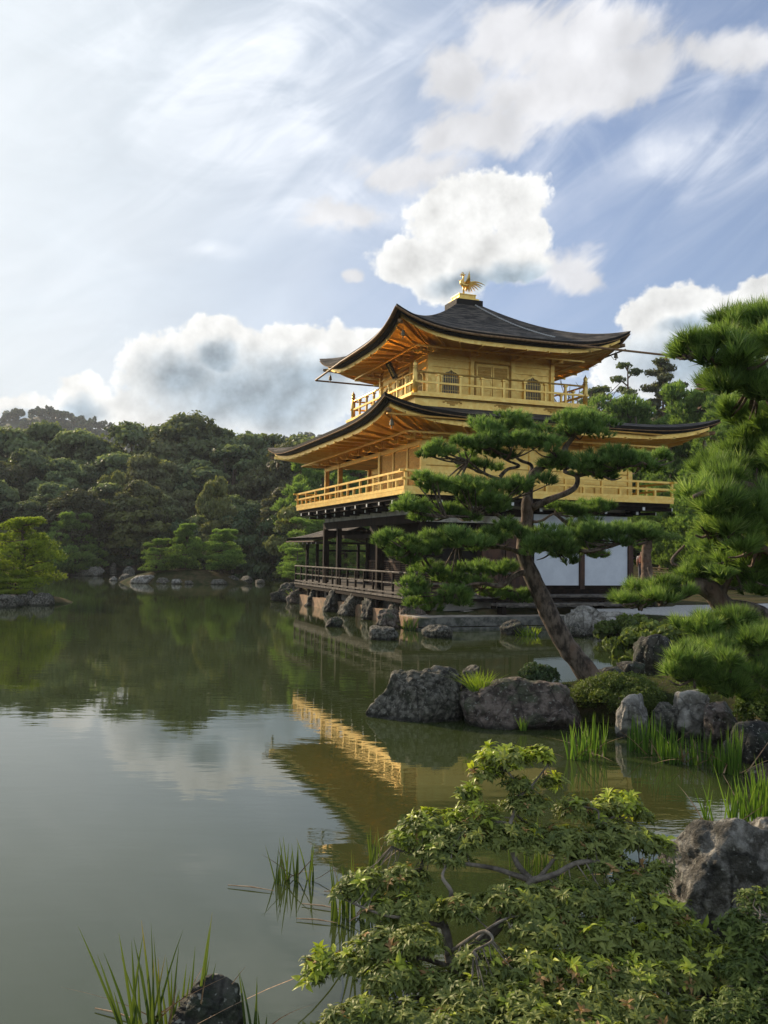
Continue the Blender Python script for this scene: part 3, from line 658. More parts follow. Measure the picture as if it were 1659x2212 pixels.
P_(m.box(.1, WA - .1, -.06, -.003, 4.603, 4.68), 'wall_moulding', 'gold_dull')
P_(MB().box(.1, 2.16, 4.37, WB, 6.46, 6.52), 'porch_ceiling', mat('painted_ceiling', (.62, .42, .16), (.30, .24, .15), 1.1, .6, lo=.5, hi=.62))

def eave_ring(hx, hy, z1, lift, pw, inset, dz, n=40, lf=1.):
    pts = []
    for k in range(4):
        for i in range(n):
            t = -1 + 2 * i / n; X, Y = hx - inset, hy - inset; z = z1 + lift * abs(t) ** pw * lf + dz
            pts.append(((t * X, -Y, z), (X, t * Y, z), (-t * X, Y, z), (-X, -t * Y, z))[k])
    return [(x + CA_, y + CB_, z) for x, y, z in pts]
def make_roof(name, hx0, hy0, z0, hx, hy, z1, lift, pw, thick, wall_x, wall_y, zw, nraf, prof, gut):
    ns = 18; n = 40; m = MB(); rings = []
    for j in range(ns + 1):
        s = j / ns; w = 1 - s; f = prof * w + (1 - prof) * w * w
        X = hx0 + (hx - hx0) * s; Y = hy0 + (hy - hy0) * s
        rings.append(eave_ring(X, Y, z1 + (z0 - z1) * f, lift, pw, 0, 0, n, s ** 2.8))
    m.loft(rings)
    roof = P_(m, name, 'thatch', smooth=True)
    er = lambda ins, dz: eave_ring(hx, hy, z1, lift, pw, ins, dz, n)
    P_(MB().loft([er(.0, .0), er(.03, -thick * .44), er(.09, -thick * .46), er(.17, -thick), er(.45, -thick)]), 'eave_edge', 'thatch_edge', roof)
    P_(MB().loft([er(.022, -thick * .47), er(.006, -thick * .48), er(.010, -thick * .59), er(.095, -thick * .60)]), 'eave_trim', 'brown_trim', roof)
    P_(MB().loft([er(.30, -thick - .003), er(.30, -thick - .17), er(.36, -thick - .17), er(.37, -thick - .06)]), 'gilded_fascia', 'gold', roof)
    P_(MB().loft([er(.36, -thick - .07), eave_ring(hx, hy, (zw + z1 - thick) / 2, lift, pw, (hx - wall_x) * .55, 0, n, .30), eave_ring(wall_x, wall_y, zw, 0, 1, 0, 0, n)]), 'soffit', 'gold', roof)
    # boards that carry the eave, one object each
    def zs(t, s): return (z1 - thick - .12) * s + lift * abs(t) ** pw * s ** 2.2 + (zw - .05) * (1 - s)
    for k in range(4):
        W = (hx, hy, hx, hy)[k]; wl = (wall_x, wall_y, wall_x, wall_y)[k]
        for i in range(nraf[k % 2]):
            t = -1 + 2 * (i + .5) / nraf[k % 2]
            def pt(s):
                X = (wall_x + (hx - .34 - wall_x) * s); Y = (wall_y + (hy - .34 - wall_y) * s); z = zs(t, s) - .05
                x, y = ((t * X, -Y), (X, t * Y), (-t * X, Y), (-X, -t * Y))[k]; return Vector((x + CA_, y + CB_, z))
            b = MB().beam(pt(.0), pt(.5), .05, .10).beam(pt(.5), pt(.98), .05, .10); e = pt(.98); dd = (pt(.98) - pt(.9)).normalized()
            b.beam(e, e + dd * .16, .06, .075)
            P_(b, 'rafter', 'gold', roof)
        # corner rafter
    for sx, sy in ((-1, -1), (1, -1), (-1, 1), (1, 1)):
        p = Vector((CA_ + sx * wall_x, CB_ + sy * wall_y, zw - .10)); q = Vector((CA_ + sx * (hx - .30), CB_ + sy * (hy - .30), z1 + lift * .80 - thick - .20))
        P_(MB().tube([p, p.lerp(q, .5) - Vector((0, 0, .06)), q], [.10, .095, .085], 4), 'corner_rafter', 'gold', roof)
        P_(MB().tube([q, q.lerp(p, -.07)], [.09, .075], 4), 'rafter_tip', 'brown_trim', roof)
        c = q.lerp(p, .06) - Vector((0, 0, .10))
        P_(MB().tube([c, c - Vector((0, 0, .12))], .008, 5).lathe(c - Vector((0, 0, .34)), [(.085, 0), (.078, .04), (.062, .14), (.045, .20), (.01, .225)], 10).tube([c - Vector((0, 0, .32)), c - Vector((0, 0, .44))], [.012, .03], 6), 'wind_bell', 'bronze', roof)
    # bracket blocks and purlin between wall and eave
    m = MB()
    for f, dz in ((.42, .17), (.72, .10)):
        X = wall_x + (hx - wall_x) * f; Y = wall_y + (hy - wall_y) * f; zz = zs(0, f) - .16
        for (p, q) in (((-X, -Y), (X, -Y)), ((X, -Y + .08), (X, Y)), ((X - .08, Y), (-X, Y)), ((-X, Y - .08), (-X, -Y + .08))):
            if f < .5: m.beam((p[0] + CA_, p[1] + CB_, zz), (q[0] + CA_, q[1] + CB_, zz), .06, .06)
    P_(m, 'purlin', 'gold', roof)
    return roof
roof2 = make_roof('middle_roof', 3.74, 3.74, 8.06, 6.65, 8.30, 7.06, .52, 5.0, .23, 4.3, 5.95, 6.80, (12, 15), .78, None)
roof3 = make_roof('upper_roof', .60, .60, 13.12, 5.02, 5.02, 10.75, .72, 3.9, .24, 2.75, 2.75, 10.66, (10, 10), .62, None)
# brackets with small blocks on the wall heads
def wall_bracket(a, b, da, db, z, parent, s=1.):
    p = Vector((a, b, z)); d = Vector((da, db, 0)); x = Vector((-db, da, 0))
    m = MB().beam(p - d * .02, p + d * .62 * s, .10, .12).beam(p + d * .42 * s - x * .26, p + d * .42 * s + x * .26, .09, .10)
    for k in (-.22, 0, .22): m.beam(p + d * .42 * s + x * k + Vector((0, 0, .05)), p + d * .42 * s + x * k + Vector((0, 0, .14)), .10, .10, (1, 0, 0))
    m.beam(p + d * .62 * s, p + d * .70 * s + Vector((0, 0, .05)), .08, .08)
    P_(m, 'wall_bracket', 'gold', parent)
for i in range(9): wall_bracket(-.02, .0 + i * 1.4876, -1, 0, 6.50, roof2)
for i in range(5): wall_bracket(i * 2.15, -.05, 0, -1, 6.50, roof2)
for i in range(4):
    wall_bracket(CA_ - 2.77, CB_ - 2.75 + i * 1.833, -1, 0, 10.36, roof3); wall_bracket(CA_ - 2.75 + i * 1.833, CB_ - 2.77, 0, -1, 10.36, roof3)

# upper storey
h = 3.76
P_(MB().box(CA_ - h, CA_ + h, CB_ - h, CB_ + h, 7.95, 8.38), 'upper_balcony_base', 'gold')
P_(MB().box(CA_ - 4.0, CA_ + 4.0, CB_ - 4.0, CB_ + 4.0, 8.383, 8.49), 'upper_balcony_floor', 'gold')
m = MB()
for sx in (-1, 0, 1):
    for (x, y, ax) in ((CA_ + sx * 2.2, CB_ - h - .01, 0), (CA_ - h - .01, CB_ + sx * 2.2, 1)):
        def bb(u0, u1, z0, z1):
            if ax == 0: m.box(x + u0, x + u1, y - .02, y + .01, z0, z1)
            else: m.box(x - .02, x + .01, y + u0, y + u1, z0, z1)
        bb(-.32, .32, 8.27, 8.31); bb(-.22, .22, 8.20, 8.265); bb(-.10, .10, 8.14, 8.197); bb(-.40, -.33, 8.22, 8.27); bb(.33, .40, 8.22, 8.27)
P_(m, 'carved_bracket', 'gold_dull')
m = MB().box(CA_ - h, CA_ + h, CB_ - h - .014, CB_ - h - .002, 8.335, 8.35).box(CA_ - h - .014, CA_ - h - .002, CB_ - h, CB_ + h, 8.335, 8.35)
P_(m, 'base_groove', 'brown_trim')
ur = railing(CA_ - 3.74, CA_ + 3.74, CB_ - 3.74, CB_ + 3.74, 8.493, 9.34, .935, 'upper_railing', True, low=False, cups=True)
for sx, sy in ((-1, -1), (1, -1), (-1, 1), (1, 1)):
    P_(MB().lathe((CA_ + sx * 3.74, CB_ + sy * 3.74, 8.493), [(.095, 0), (.095, .93), (.075, .95), (.075, .98), (.10, 1.0), (.10, 1.03), (.07, 1.05), (.088, 1.12), (.075, 1.19), (.03, 1.25), (.005, 1.32)], 12), 'finial_post', 'gold', ur, smooth=True)
W = 2.75
P_(MB().box(CA_ - W, CA_ + W, CB_ - W, CB_ + W, 8.493, 10.9), 'upper_wall', 'gold')
for i in range(4):
    for k in range(4):
        if i in (0, 3) or k in (0, 3):
            x, y = CA_ - W + i * 2 * W / 3, CB_ - W + k * 2 * W / 3; s = .085
            P_(MB().box(x - s, x + s, y - s, y + s, 8.493, 10.6), 'gilded_column', 'gold')
m = MB()
for z, t in ((8.52, .09), (10.12, .06), (10.34, .08), (9.82, .025)):
    m.box(CA_ - W - .0, CA_ + W, CB_ - W - .045, CB_ - W - .003, z, z + t); m.box(CA_ - W - .045, CA_ - W - .003, CB_ - W, CB_ + W, z, z + t)
P_(m, 'wall_moulding', 'gold')
def face(ax, u, d, z):                              # a point on the east (0) or south (1) upper wall, d in front of it
    return (u, CB_ - W - d, z) if ax == 0 else (CA_ - W - d, u, z)
def arch(w, hgt, z0, n=9):                          # half bell outline of a temple window
    pts = [(-w, z0), (-w * .97, z0 + hgt * .30), (-w * .93, z0 + hgt * .58)]
    for i in range(1, n + 1):
        t = i / n; x = -w * .98 * math.cos(t * PI / 2) ** .8; z = z0 + hgt * (.62 + .30 * math.sin(t * PI / 2) ** .9)
        pts.append((x, z))
    pts[-1] = (0, z0 + hgt)
    return pts + [(-x, z) for x, z in pts[-2::-1]]
def arch_z(pts, x):
    for (x0, z0), (x1, z1) in zip(pts, pts[1:]):
        if x0 <= x <= x1 and x1 > x0: return z0 + (z1 - z0) * (x - x0) / (x1 - x0)
    return pts[0][1]
for ax in (0, 1):
    for c in ((CA_ if ax == 0 else CB_) - 1.834, (CA_ if ax == 0 else CB_) + 1.834):
        o_, i_ = arch(.46, 1.18, 8.64), arch(.385, 1.06, 8.68); m = MB(); n = len(o_)
        m.loft([[face(ax, c + x, .003, z) for x, z in o_], [face(ax, c + x, .06, z) for x, z in o_], [face(ax, c + x, .06, z) for x, z in i_], [face(ax, c + x, .010, z) for x, z in i_]], close=True)
        fr = P_(m, 'arched_window', 'gold')
        P_(MB().add([face(ax, c + x, .008, z) for x, z in i_], [tuple(range(n))]), 'pane', 'glass', fr)
        m = MB()
        for k in range(-4, 5):
            x = k * .078; z1 = arch_z(i_, x) if abs(x) < .38 else 9.2
            p, q = face(ax, c + x - .0075, .012, 8.68), face(ax, c + x + .0075, .030, z1 - .005); m.box(min(p[0], q[0]), max(p[0], q[0]), min(p[1], q[1]), max(p[1], q[1]), p[2], q[2])
        for z in (8.90, 9.16, 9.42):
            p, q = face(ax, c - .37, .015, z), face(ax, c + .37, .034, z + .014); m.box(min(p[0], q[0]), max(p[0], q[0]), min(p[1], q[1]), max(p[1], q[1]), p[2], q[2])
        P_(m, 'window_bars', 'gold', fr)
    c = CA_ if ax == 0 else CB_
    def fb(mm, u0, u1, d0, d1, z0, z1):
        p, q = face(ax, c + u0, d0, z0), face(ax, c + u1, d1, z1); mm.box(min(p[0], q[0]), max(p[0], q[0]), min(p[1], q[1]), max(p[1], q[1]), z0, z1)
    for s0, s1 in ((-.72, -.015), (.015, .72)):
        d = MB(); fb(d, s0, s1, .003, .03, 8.62, 10.04)
        for u0 in (s0, s1 - .05): fb(d, u0, u0 + .05, .032, .058, 8.62, 10.04)
        for z in (8.62, 8.98, 9.04, 9.38, 9.45, 9.98): fb(d, s0 + .052, s1 - .052, .032, .054, z, z + .05)
        dr = P_(d, 'lattice_door', 'gold')
        l = MB(); wd = (s1 - s0 - .1) / 2
        for k in range(2):
            for q in range(7): fb(l, s0 + .06 + k * (wd + .01) + q * .045, s0 + .075 + k * (wd + .01) + q * .045, .032, .050, 9.52, 9.97)
            for z in (9.63, 9.74, 9.85): fb(l, s0 + .055 + k * wd, s0 + .04 + wd + k * wd, .0315, .046, z, z + .014)
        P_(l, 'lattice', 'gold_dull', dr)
    j = MB()
    for u0 in (-.80, .735): fb(j, u0, u0 + .065, .003, .075, 8.6, 10.1)
    fb(j, -.80, .80, .003, .07, 10.103, 10.16)
    P_(j, 'door_frame', 'gold_dull')
# name board under the south eave
pc = Vector((CA_ - W - .55, CB_ + .0, 10.12)); tl = Matrix.Rotation(R(-28), 3, 'Y')
def tb(mm, x0, x1, y0, y1, z0, z1):
    k = len(mm.v); mm.box(x0, x1, y0, y1, z0, z1)
    for i in range(k, len(mm.v)): mm.v[i] = tuple(tl @ Vector(mm.v[i]) + pc)
m = MB(); tb(m, -.03, .03, -.17, .17, -.34, .34); nb = P_(m, 'name_board', 'black')
m = MB()
for a in ((-.045, .045, -.21, -.172, -.38, .38), (-.045, .045, .172, .21, -.38, .38), (-.045, .045, -.17, .17, .342, .38), (-.045, .045, -.17, .17, -.38, -.342)): tb(m, *a)
P_(m, 'board_frame', 'bronze', nb)
try:
    cu = bpy.data.curves.new('board_writing', 'FONT'); cu.body = '\u7a76\n\u7adf\n\u9802'; cu.align_x = 'CENTER'; cu.align_y = 'CENTER'; cu.size = .2; cu.space_line = .95; cu.extrude = .004
    tmp = bpy.data.objects.new('tmp', cu); COL.objects.link(tmp); dg = bpy.context.evaluated_depsgraph_get(); me = bpy.data.meshes.new_from_object(tmp.evaluated_get(dg)); bpy.data.objects.remove(tmp)
    me.materials.clear(); me.materials.append(M['gold']); wr = link('board_writing', me, nb)
    wr.matrix_local = Matrix.Translation(pc + tl @ Vector((-.036, 0, 0))) @ tl.to_4x4() @ Matrix(((0, 0, -1, 0), (-1, 0, 0, 0), (0, 1, 0, 0), (0, 0, 0, 1)))
except Exception as ex: print('no writing', ex)
# top of the roof: slate-dark plinth, gilded boxes
P_(MB().box(CA_ - .62, CA_ + .62, CB_ - .62, CB_ + .62, 12.95, 13.34), 'roof_plinth', 'thatch_edge')
P_(MB().box(CA_ - .50, CA_ + .50, CB_ - .50, CB_ + .50, 13.342, 13.43).box(CA_ - .55, CA_ + .55, CB_ - .55, CB_ + .55, 13.343, 13.37), 'gilded_plinth', 'gold')
m = MB().box(CA_ - .38, CA_ + .38, CB_ - .38, CB_ + .38, 13.432, 13.62).box(CA_ - .41, CA_ + .41, CB_ - .41, CB_ + .41, 13.60, 13.64)
for k in (-.385, -.02, .355):
    m.box(CA_ + k, CA_ + k + .03, CB_ - .395, CB_ - .378, 13.432, 13.61); m.box(CA_ - .395, CA_ - .378, CB_ + k, CB_ + k + .03, 13.432, 13.61)
P_(m, 'gilded_box', 'gold')
# chain lying down the east slope, gutters on hooks
def roof_z(r3, a, b):
    s = (max(abs(a - CA_), abs(b - CB_)) - .6) / 4.42; w = 1 - s; t = (a - CA_) / max(.01, abs(b - CB_)); return 10.75 + 2.37 * (.62 * w + .38 * w * w) + .72 * abs(t) ** 3.9 * s ** 2.8
m = MB()
for i in range(70):
    s = i / 69; a = CA_ + .25 + 1.75 * s; b = CB_ - .66 - 3.55 * s; z = roof_z(1, a, b) + .035
    q = [(a + .035 * math.cos(t) * (1 if i % 2 else .5), b + .045 * math.sin(t), z + .02 * math.cos(t) * (0 if i % 2 else 1)) for t in (0, 1.26, 2.51, 3.77, 5.03, 6.28)]
    m.tube(q, .011, 4, cap=False)
P_(m, 'roof_chain', 'paint_white', roof3)
gz = 10.84
def lip(t): return 10.75 + .72 * abs(t) ** 3.9 - .13
gp = [(CA_ + t * 5.05, CB_ - 5.06, lip(t)) for t in [-1 + k * .1 for k in range(15)]]
gp += [(CA_ + 2.6, CB_ - 5.03, 10.64), (CA_ + 3.6, CB_ - 4.98, 10.655), (11.38, CB_ - 4.80, 10.70)]
m = MB().tube(gp, .045, 8)
P_(m.tube([(11.2, CB_ - 4.80, 10.69), (11.2, CB_ - 4.80, 10.48)], [.06, .03], 8), 'rain_gutter', 'brown_trim', roof3)
gp = [(CA_ - 5.06, CB_ + t * 5.05, lip(t)) for t in [-1 + k * .1 for k in range(14)]]
gp += [(CA_ - 5.06, CB_ + 2.4, 10.60), (CA_ - 5.06, CB_ + 5.45, 10.53)]
P_(MB().tube(gp, .045, 8), 'rain_gutter', 'brown_trim', roof3)
P_(MB().tube([(CA_ - 5.06, CB_ + 5.42, 10.51), (CA_ + 4.6, CB_ + 5.30, 10.40)], .04, 8), 'rain_gutter', 'brown_trim', roof3)
m = MB().tube([(CA_ + 4.85, CB_ - 4.9, gz - .12), (CA_ + 4.85, CB_ + 4.2, gz - .32)], .035, 8)
for i in range(6):
    y = CB_ - 4.2 + i * 1.5; m.tube([(CA_ + 4.6, y, gz - .2), (CA_ + 4.8, y, gz - .40), (CA_ + 5.0, y, gz - .30)], .012, 5)
P_(m, 'rain_gutter', 'brown_trim', roof3)
m = MB().beam((-2.2, -2.20, 6.92), (8.4, -2.20, 6.84), .09, .05)
P_(m, 'rain_gutter', 'gold_dull', roof2)
# small fishing deck with its own shingle roof on the far side
fd = P_(MB().box(.4, 3.6, 13.1, 17.3, .90, 1.0), 'fishing_deck', 'grey_wood')
for a in (.55, 3.4):
    for b in (13.4, 15.2, 17.1): P_(MB().box(a - .07, a + .07, b - .07, b + .07, 0 - .5, .897).box(a - .07, a + .07, b - .07, b + .07, 1.003, 2.9), 'deck_column', 'dark_wood', fd)
m = MB().box(.46, .64, 13.1, 17.2, 2.9, 3.02).box(3.31, 3.49, 13.1, 17.2, 2.9, 3.02).box(.64, 3.31, 17.0, 17.15, 2.9, 3.02).box(.64, 3.31, 15.1, 15.25, 2.5, 2.6)
m.box(.5, .56, 13.1, 17.2, 1.5, 1.55).box(3.4, 3.46, 13.1, 17.2, 1.5, 1.55).box(.56, 3.4, 17.1, 17.16, 1.5, 1.55).box(.56, 3.4, 17.1, 17.16, 1.25, 1.29)
P_(m, 'deck_rail', 'dark_wood', fd)
m = MB(); rg = []
for j in range(11):
    t = -1 + 2 * j / 10; a = 2 + t * 2.35; z = 3.12 + .62 * (1 - abs(t)) ** 1.25 + .05 * abs(t) ** 3
    rg.append([(a, 12.6, z), (a, 18.0, z + .03), (a, 18.0, z - .11), (a, 12.6, z - .13)])
P_(m.loft(rg), 'deck_roof', 'thatch', fd)
m = MB()
for sy in (12.58, 18.02):
    pts = [(2 + (-1 + 2 * j / 10) * 2.37, sy, 2.99 + .60 * (1 - abs(-1 + 2 * j / 10)) ** 1.25) for j in range(11)]
    m.tube(pts, .04, 4)
P_(m.tube([(-.37, 12.6, 2.98), (-.37, 18, 3.0)], .04, 4), 'roof_trim', 'red_wood', fd)
m = MB()
for i in range(7): m.box(-.20, -.17, 12.9 + i * .8, 12.96 + i * .8, 2.86, 2.95)
P_(m, 'end_cap', 'paint_white', fd)
# boarded steps on the east side
st = empty('wooden_step', B0, TH, 'long dark weathered wooden step bench below the white wall panels', 'step bench')
P_(MB().box(2.0, 8.1, -1.95, -1.35, .70, .78), 'step_board', 'grey_wood', st)
for a in (2.2, 4.1, 6.0, 7.85): P_(MB().box(a, a + .14, -1.85, -1.45, .41, .697), 'leg', 'dark_wood', st)
# stone landing in front
ld = empty('stone_landing', B0, TH, 'low paved stone landing reaching into the pond beside the pavilion', 'stone platform')
for i in range(6):
    a0 = -1.1 + i * .93; P_(MB().box(a0, a0 + .925, -2.42, -2.10, .10, .375), 'front_block', 'stone_block', ld)
for i in range(3):
    b0 = -2.40 + i * .66; P_(MB().box(-1.30, -1.11, b0, b0 + .65, .05, .37), 'side_block', 'stone_tan', ld)
for i in range(5):
    for k in range(3):
        a0 = -1.1 + i * 1.14; b0 = -2.095 + k * .55
        P_(MB().box(a0, a0 + 1.13, b0, b0 + .54, .25, .385 + .004 * ((i + k) % 3)), 'paving_slab', 'stone_pave', ld)
P_(MB().box(-1.2, 4.5, -2.62, -2.43, -.3, .07), 'footing', 'stone_block', ld)
P_(MB().box(-.9, 4.58, -.55, -.46, .2, .46).box(1.2, 9.5, -.9, -.56, .388, .50), 'kerb_stone', 'stone_pave', ld)
# tan slabs of the waterside wall between the boulders
rw = empty('waterside_wall', B0, TH, 'low wall of tan stone slabs along the water under the dark veranda', 'stone wall')
for i in range(8):
    b0 = -1.2 + i * 1.72; P_(MB().box(-1.03 - .03 * (i % 2), -.62, b0, b0 + 1.70, -.6, .42 + .02 * (i % 3)), 'stone_slab', 'stone_tan', rw)

# ------------------------------------------------------------------ phoenix on the roof
ph = empty('phoenix_statue', bl(CA_, CB_, 13.642), TH + R(-14), 'golden phoenix with raised wings and long tail standing on the roof top', 'statue')
def q_(x, y, b=0.): return ((x - 350) / 470, b, (540 - y) / 470)
body, Fb = MB(), None
body.tube([q_(345, 150), q_(342, 185), q_(338, 220), q_(318, 262), q_(312, 300), q_(345, 335), q_(400, 340), q_(450, 318)], [.028, .030, .040, .075, .095, .105, .085, .035], 12)
P_(body, 'body', 'gold', ph, smooth=True)
hd = MB().tube([q_(268, 151), q_(288, 146), q_(305, 142), q_(330, 142), q_(352, 150), q_(384, 132)], [.004, .012, .036, .046, .034, .006], 8)
hd.tube([q_(300, 125), q_(322, 98), q_(345, 112), q_(340, 135)], [.01, .020, .022, .01], 6).tube([q_(298, 160), q_(300, 182)], [.012, .016], 6)
P_(hd, 'head', 'gold', ph, smooth=True)
for sb in (-1, 1):
    m = MB()
    for k in range(9):
        t = k / 8; p = Vector(q_(368 + 88 * t, 322 - 30 * t, sb * .06)); e_ = Vector(q_(380 + 64 * t if t < .8 else 428, 268 - 178 * min(t * 1.15, 1), sb * .20)) if sb < 0 else Vector(q_(330 - 60 * t, 290 - 80 * t, .22)); d = (e_ - p).normalized(); L = (e_ - p).length
        m.tube([p, p + d * L * .5, p + d * L], [.022, .026, .004], 5)
    P_(m, 'wing', 'gold', ph, smooth=True)
    m = MB().tube([q_(336 + 12 * (sb + 1), 372, sb * .045), q_(334 + 12 * (sb + 1), 420, sb * .045), q_(338 + 12 * (sb + 1), 525, sb * .045)], [.034, .020, .018], 8)
    for tx in (-26, -8, 20): m.tube([q_(338 + 12 * (sb + 1), 524, sb * .045), q_(338 + 12 * (sb + 1) + tx, 536, sb * .06)], [.016, .008], 5)
    P_(m, 'leg', 'gold', ph, smooth=True)
for i, (x, y, ax_, ay) in enumerate(((738, 338, 545, 225), (690, 366, 540, 262), (672, 392, 530, 285), (618, 422, 515, 310), (560, 442, 500, 330), (508, 466, 480, 350), (470, 474, 462, 365), (440, 458, 440, 372), (403, 446, 420, 378), (380, 436, 400, 380))):
    s = -.07 + .016 * i; a0, a1, a2 = q_(425, 305, s * .3), q_(ax_, ay, s), q_(x, y, s * 1.5)
    pts = [tuple((1 - t) ** 2 * a0[k] + 2 * t * (1 - t) * a1[k] + t * t * a2[k] for k in range(3)) for t in (0, .2, .4, .6, .8, 1)]
    P_(MB().tube(pts, [.034, .032, .030, .028, .022, .004], 5), 'tail_feather', 'gold', ph, smooth=True)
P_(MB().lathe((0, 0, -.003), [(.13, 0), (.11, .02), (.05, .03)], 14), 'base', 'gold', ph)
ph.scale = (1.12, 1.12, 1.12)

# ------------------------------------------------------------------ rocks
def rk(u0, u1, vt, vb, Y, seed, m, label, z0=None, deep=1., group='rocks along the pond', name='rock', sink=.35, **kw):
    """a rock that spans u0..u1 and vt..vb in the photo when it stands at depth Y"""
    a, b = at(u0, vb, Y), at(u1, vb, Y); t = at((u0 + u1) / 2, vt, Y); w = (b.x - a.x) / 2; zb = (a.z + b.z) / 2 if z0 is None else z0
    hh = t.z - zb; hz_ = hh * (1 + sink) / 2; c = ((a.x + b.x) / 2, Y + w * deep * .35, t.z - hz_)
    return rock(name, c, (w * 1.12, w * deep * 1.05, hz_ * 1.12), seed, m, label, group=group, **kw)
rk(797, 1020, 1450, 1556, 13.3, 11, 'rock_lichen', 'large grey lichened boulder, the left one of two at the peninsula tip', z0=0, deep=.7, sub=6, sink=.6, tilt=(0, -.20, .1), boxy=1., rough=.17, name='boulder', group='boulders on the peninsula')
rk(995, 1045, 1434, 1490, 13.75, 5, 'rock_lichen', 'small pointed grey rock behind the large lichened boulder', z0=.3, deep=.8)
rk(997, 1272, 1478, 1585, 12.85, 23, 'rock_brown', 'broad brown rounded boulder in the water right of the lichened one', z0=-.02, deep=.75, sub=6, sink=.6, tilt=(0, .03, 0), boxy=.92, rough=.2, name='boulder', group='boulders on the peninsula')
rk(797, 857, 1350, 1384, 25.4, 31, 'rock_lichen', 'pale rock in the water left of the landing corner', z0=0)
rk(914, 976, 1349, 1379, 26.2, 34, 'rock_lichen', 'grey square rock in the water in front of the stone landing', z0=0, facets=9)
rk(1083, 1137, 1342, 1373, 27.4, 37, 'rock_dark', 'dark rock with yellow weeds in the water by the landing', z0=0)
rk(702, 740, 1334, 1357, 29.5, 41, 'rock_dark', 'low black rock in the water under the veranda', z0=0)
for i, (u0, u1, vt, vb, Y, m, lb, ti) in enumerate((
        (666, 700, 1268, 1308, 41.5, 'rock_dark', 'dark leaning rock left of the first tan slab', .5), (708, 732, 1272, 1319, 37.6, 'rock_dark', 'ribbed dark rock between tan slabs, second from the left', .3),
        (742, 776, 1270, 1322, 35.5, 'rock_lichen', 'crumpled grey rock against the tan waterside wall, third from left', .35), (786, 816, 1276, 1324, 33.6, 'rock_dark', 'tall black leaning rock against the tan waterside wall', .45),
        (838, 872, 1286, 1326, 31.6, 'rock_brown', 'reddish brown rock against the wall near the landing', .2), (866, 908, 1300, 1318, 30.6, 'rock_brown', 'flat brown stone lying at the back of the landing', 0),
        (823, 858, 1318, 1350, 29.6, 'rock_brown', 'small brown rock at the water beside the landing side', .2),
        (594, 626, 1275, 1300, 45.0, 'rock_dark', 'low dark rock at the far left end of the veranda', 0), (612, 650, 1262, 1288, 46.4, 'rock_dark', 'rounded dark rock behind the veranda end rocks', 0),
        (626, 664, 1278, 1305, 43.5, 'rock_brown', 'grassy brown rock under the far left corner of the veranda', 0))):
    rk(u0 - 5, u1 + 5, vt - 3, vb, Y - .4, 50 + i * 3, m, lb, z0=-.05, tilt=(0, ti, .2 * i), sub=5, layered=.6, facets=9, deep=1.25)
for i, (u0, u1, vt, vb, Y, m, lb) in enumerate((
        (1228, 1292, 1310, 1366, 27.9, 'rock_pale', 'big pale rock on the shore right of the landing'), (1288, 1350, 1322, 1371, 27.5, 'rock_pale', 'wide pale craggy rock right of the big pale rock'),
        (1266, 1300, 1322, 1345, 28.4, 'rock_lichen', 'small round rock behind two pale shore rocks'), (1224, 1262, 1348, 1373, 27.2, 'rock_lichen', 'low grey rock in front of the big pale rock'),
        (1330, 1372, 1330, 1372, 26.2, 'rock_lichen', 'grey rock half under the low green junipers'),
        (1383, 1448, 1380, 1458, 16.2, 'rock_dark', 'dark upright block of stone behind the clipped shrub'), (1340, 1388, 1428, 1462, 15.4, 'rock_dark', 'jagged dark rock left of the upright block'),
        (1300, 1346, 1442, 1474, 14.9, 'rock_dark', 'low dark rock at the foot of the leaning pine'),
        (1338, 1400, 1508, 1590, 12.15, 'rock_pale', 'pale cracked rock under the clipped shrub, behind the irises'), (1418, 1464, 1518, 1580, 12.2, 'rock_lichen', 'smooth grey stone between the two pale rocks'),
        (1462, 1536, 1494, 1582, 12.2, 'rock_pale', 'tall pale block under the low pine boughs'), (1530, 1600, 1520, 1600, 11.8, 'rock_brown', 'brown shaded rock right of the tall pale block'),
        (1590, 1680, 1560, 1650, 10.8, 'rock_dark', 'dark mossy rock at the right edge behind the irises'), (1640, 1700, 1655, 1720, 9.6, 'rock_brown', 'brown rock cut by the right edge above the iris bed'))):
    rk(u0 - (u1 - u0) * .12, u1 + (u1 - u0) * .12, vt, vb, Y, 90 + i * 5, m, lb, sub=5, deep=.9, facets=9, boxy=.62)
rk(1452, 1730, 1756, 2010, 6.0, 71, 'rock_mid', 'tall pointed grey rock with white lichen at the right edge', z0=-.15, deep=.75, sub=6, facets=8, tilt=(0, -.18, .2), name='boulder', sink=.3, group='boulders near the camera')
rk(1612, 1730, 1772, 1860, 7.0, 75, 'rock_mid', 'grey rock behind the tall pointed rock, cut by the frame', z0=.1, group='boulders near the camera')
rk(1430, 1580, 2130, 2280, 4.75, 78, 'rock_lichen', 'streaked grey rock under the bush at the bottom right', z0=-.2, sub=6, group='boulders near the camera')
rk(352, 508, 2120, 2262, 4.55, 83, 'rock_dark', 'dark pointed rock with pale crust in the reeds at the bottom', z0=-.15, sub=6, tilt=(0, .1, 0), group='boulders near the camera', sink=.3)

